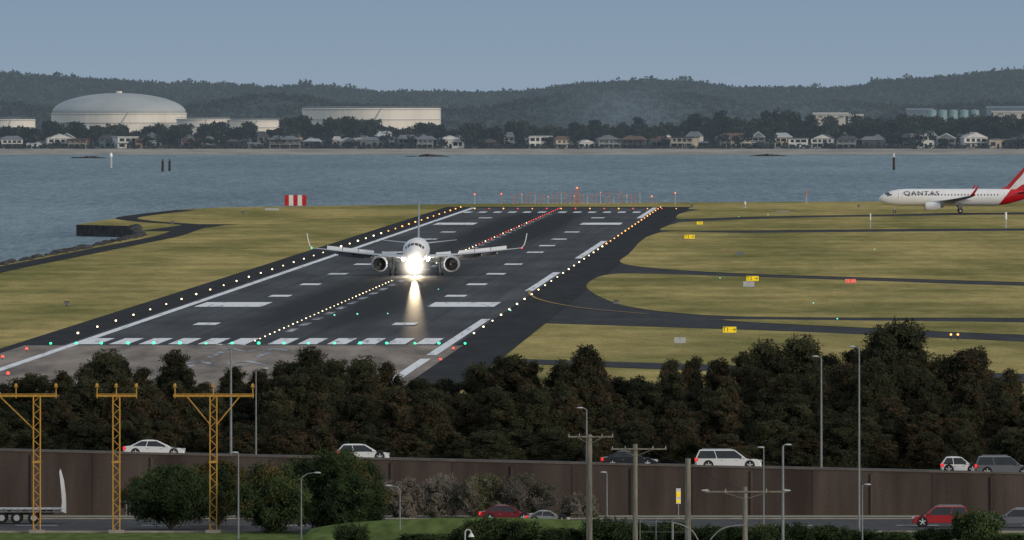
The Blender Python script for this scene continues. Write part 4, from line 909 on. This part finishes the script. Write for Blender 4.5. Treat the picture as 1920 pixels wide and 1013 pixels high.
# ------------------------------------------------------------------ vehicles
def car(name,lab,cat,x,y,z,Ln,W,Hh,kind,face,paint):
    e=empty(name,(x,y,z),0 if face>0 else math.pi,label=lab,category=cat)
    hL=Ln/2; hw=W/2
    if kind=='sedan':
        bz=0.60*Hh; pf=[(-hL+0.06,0.26),(-hL,0.36),(-hL+0.02,0.56*Hh),(-hL+0.12,0.62*Hh),(-hL+0.4,bz+0.07),(-0.30*Ln,bz+0.08),(0.20*Ln,bz+0.02),(0.32*Ln,0.57*Hh),(0.42*Ln,0.51*Hh),(hL-0.10,0.43*Hh),(hL,0.34*Hh),(hL-0.03,0.24)]
        gb=(-0.41*Ln,0.25*Ln); gt=(-0.20*Ln,0.04*Ln)
    else:
        bz=0.57*Hh; pf=[(-hL+0.05,0.30),(-hL,0.40),(-hL,0.5*Hh),(-hL+0.06,bz+0.02),(0.20*Ln,bz+0.02),(0.28*Ln,0.555*Hh),(0.42*Ln,0.53*Hh),(hL-0.12,0.48*Hh),(hL-0.02,0.38*Hh),(hL,0.28)]
        gb=(-0.485*Ln,0.26*Ln); gt=(-0.43*Ln,0.09*Ln) if kind=='suv' else (-0.36*Ln,0.03*Ln)
    cz=0.45*Hh
    def lay(yy,ins): return [(px*(1-ins),yy,cz+(pz-cz)*(1-ins*1.2)) for px,pz in pf]
    mb=MB(); mb.loft([lay(-hw,0.05),lay(-hw+0.1,0.01),lay(-hw+0.25,0.0),lay(hw-0.25,0),lay(hw-0.1,0.01),lay(hw,0.05)])
    tb=bz-0.02; tt=Hh-0.05; yb=hw*0.92; yt=hw*0.76
    C=lambda sx,sy,top:((gt if top else gb)[sx],(yt if top else yb)*sy,tt if top else tb)
    for sx in(0,1):
        for sy in(-1,1): mb.cyl(C(sx,sy,0),C(sx,sy,1),0.04,0.035,6)
    for t in(0.42,) :
        for sy in(-1,1):
            mb.cyl((gb[0]+(gb[1]-gb[0])*t,yb*sy,tb),(gt[0]+(gt[1]-gt[0])*t,yt*sy,tt),0.028,n=6)
    mb.obj('body',paint,e)
    mb=MB(); mb.add([C(0,-1,0),C(1,-1,0),C(1,1,0),C(0,1,0),C(0,-1,1),C(1,-1,1),C(1,1,1),C(0,1,1)],[(0,1,5,4),(1,2,6,5),(2,3,7,6),(3,0,4,7),(4,5,6,7)]); mb.obj('windows',M['glass'],e)
    a0,a1=gt[0]-0.03,gt[1]+0.03; mb=MB(); mb.loft([[(a0,-yt-0.03,tt-0.02),(a1,-yt-0.03,tt-0.02),(a1,yt+0.03,tt-0.02),(a0,yt+0.03,tt-0.02)],[(a0+0.08,-yt+0.03,Hh-0.01),(a1-0.12,-yt+0.03,Hh-0.01),(a1-0.12,yt-0.03,Hh-0.01),(a0+0.08,yt-0.03,Hh-0.01)],[(a0+0.4,-yt+0.2,Hh+0.02),(a1-0.4,-yt+0.2,Hh+0.02),(a1-0.4,yt-0.2,Hh+0.02),(a0+0.4,yt-0.2,Hh+0.02)]]); mb.obj('roof',paint,e)
    if kind=='suv':
        for sy in(-1,1): MB().cyl((gt[0]+0.2,sy*(yt-0.08),Hh+0.06),(gt[1]-0.2,sy*(yt-0.08),Hh+0.06),0.025,n=6).obj('roof_rail',M['grey_metal'],e)
    r=0.34 if kind=='sedan' else 0.38
    for wx in(-0.30*Ln,0.32*Ln):
        for sy in(-1,1):
            MB().cyl((wx,sy*(hw-0.3),r+0.03),(wx,sy*(hw-0.035),r+0.03),r+0.07,n=20).obj('wheel_arch',M['black'],e)
            we_=empty('wheel',(wx,0,0)); we_.parent=e
            MB().cyl((0,sy*(hw-0.26),r),(0,sy*(hw+0.005),r),r,n=20).obj('tyre',M['dark'],we_)
            mb=MB()
            mb.cyl((0,sy*(hw-0.2),r),(0,sy*(hw+0.015),r),r*0.2,n=10)
            for q in range(5):
                a=q*2*math.pi/5+0.3; mb.cyl((0,sy*(hw+0.01),r),(r*0.62*math.cos(a),sy*(hw+0.01),r+r*0.62*math.sin(a)),0.05,n=5)
            mb.obj('rim',M['light_grey'],we_)
    for sy in(-1,1):
        MB().box((hL-0.13,sy*(hw-0.24),0.45*Hh),(0.3,0.36,0.14)).obj('headlight',M['light_grey'],e)
        MB().box((-hL+0.1,sy*(hw-0.13),0.52*Hh),(0.22,0.26,0.22)).obj('taillight',M['tail'],e)
        MB().box((gb[1]-0.25,sy*(hw+0.06),bz+0.08),(0.12,0.18,0.13)).obj('wing_mirror',paint,e)
    for t in(-0.05,0.17):
        MB().box((t*Ln-0.25,-hw+0.01,bz-0.13),(0.16,0.03,0.035)).obj('door_handle',M['grey_metal'],e)
    return e
M['tail']=EM('tail_lamp_red',(0.7,0.03,0.03),0.8)
cp=lambda n,c:PM(n,c,tuple(x*0.93 for x in c),0.5,0.25,spec=0.6)
cw=cp('white_car_paint',(0.76,0.78,0.80)); cs=cp('silver_car_paint',(0.52,0.55,0.57)); cb=cp('black_car_paint',(0.02,0.022,0.028)); cg=cp('grey_car_paint',(0.14,0.15,0.17)); cr=cp('red_car_paint',(0.36,0.02,0.025)); cm=cp('maroon_car_paint',(0.16,0.015,0.025)); cl=cp('pale_grey_car_paint',(0.22,0.25,0.25))
def carU(name,lab,cat,u0,u1,vt,kind,face,paint,dy=5):
    y_=YW+dy; x_=X((u0+u1)/2,y_); Ln=(u1-u0)*y_/F
    z_=wt(x_)-RZ+0.02; Hh=Z(vt,y_)-z_
    nom={'sedan':1.42,'suv':1.72,'hatch':1.48}[kind]
    return car(name,lab,cat,x_,y_,z_,Ln,1.85,max(Hh,nom*0.88),kind,face,paint)
carU('car','white sedan driving along the raised road','car',231,347,827,'sedan',1,cw)
carU('car','silver white hatchback driving along the raised road','car',630,730,836,'hatch',1,cw)
carU('car','black sedan driving along the raised road','car',1127,1233,850,'sedan',1,cb)
carU('car','large white four wheel drive on the raised road','car',1303,1428,846,'suv',1,cw)
carU('car','white hatchback with red tail lights on raised road','car',1764,1836,869,'hatch',1,cw,9)
carU('car','dark grey wagon on the raised road','car',1828,1940,864,'suv',1,cg,4)
def carL(lab,u0,u1,vt,vb,kind,face,paint,D=None):
    D=D or DG(vb); Ln=(u1-u0)*D/F; return car('car',lab,'car',X((u0+u1)/2,D),D,0.07,Ln,1.9,Z(vt,D)-0.07,kind,face,paint)
carL('red sport utility car on the lower road',1710,1816,949,990,'suv',-1,cr)
carL('dark grey sport utility car on the lower road',1853,1965,954,991,'suv',-1,cg)
carL('maroon sedan half hidden by the grass bank',898,1000,947,0,'sedan',1,cm,1394)
carL('pale grey sedan half hidden by the grass bank',985,1068,957,0,'sedan',1,cl,1385)
D=1390; k=D/F; e=empty('low_loader_trailer',(X(60,D),D,0.07),label='silver flatbed low loader trailer with raised ramp',category='trailer')
u2x=lambda u:(u-60)*k
MB().box(((u2x(-200)+u2x(118))/2,0,1.08),(u2x(118)-u2x(-200),2.4,0.10)).obj('deck',M['light_grey'],e)
mb=MB()
for u in range(-198,118,13): mb.box((u2x(u),-1.23,0.98),(0.07,0.06,0.26))
mb.box(((u2x(-200)+u2x(118))/2,-1.23,0.86),(u2x(118)-u2x(-200),0.06,0.06)); mb.obj('side_rail',M['galv'],e)
MB().box(((u2x(-200)+u2x(100))/2,0,0.82),(u2x(100)-u2x(-200),0.9,0.26)).obj('chassis_beam',M['fan'],e)
for u in(4,32,64):
    for sy in(-1,1):
        w_=empty('wheel',(u2x(u),sy*1.05,0)); w_.parent=e
        MB().cyl((0,-0.15,0.43),(0,0.15,0.43),0.43,n=20).obj('tyre',M['dark'],w_); MB().cyl((0,-0.17,0.43),(0,0.17,0.43),0.22,n=14).obj('rim',M['light_grey'],w_)
    MB().box((u2x(u),-1.1,0.93),(0.85,0.2,0.05)).obj('mudguard',M['galv'],e)
rm=[(115,958),(124,962),(123,930),(119,900),(113,880),(112,885),(115,915),(117,940)]
mb=MB()
for sy in(-1.1,-0.2,0.2,1.1):
    a=[(u2x(u),sy-0.06,Z(v,D)-0.07) for u,v in rm]; b2=[(p[0],sy+0.06,p[2]) for p in a]; mb.loft([a,b2])
for u,v in((117,905),(118,920),(119,935),(120,950)):
    mb.cyl((u2x(u),-1.05,Z(v,D)),(u2x(u),1.05,Z(v,D)),0.05,n=6)
mb.obj('loading_ramp',M['white_paint'],e)
MB().box((u2x(119),-0.9,0.95),(0.08,0.4,0.12)).obj('taillight',M['tail'],e)
for u in(237,243):
    D=1412; MB().cyl((0,0,0),(0,0,1.2),0.04,n=6).box((0,-0.05,1.3),(0.22,0.03,0.5)).obj('roadside_marker',M['galv'],loc=(X(u,D),D,0),label='small grey roadside marker post by the wall',category='marker post',group='roadside markers')
print('done',len(bpy.data.objects))
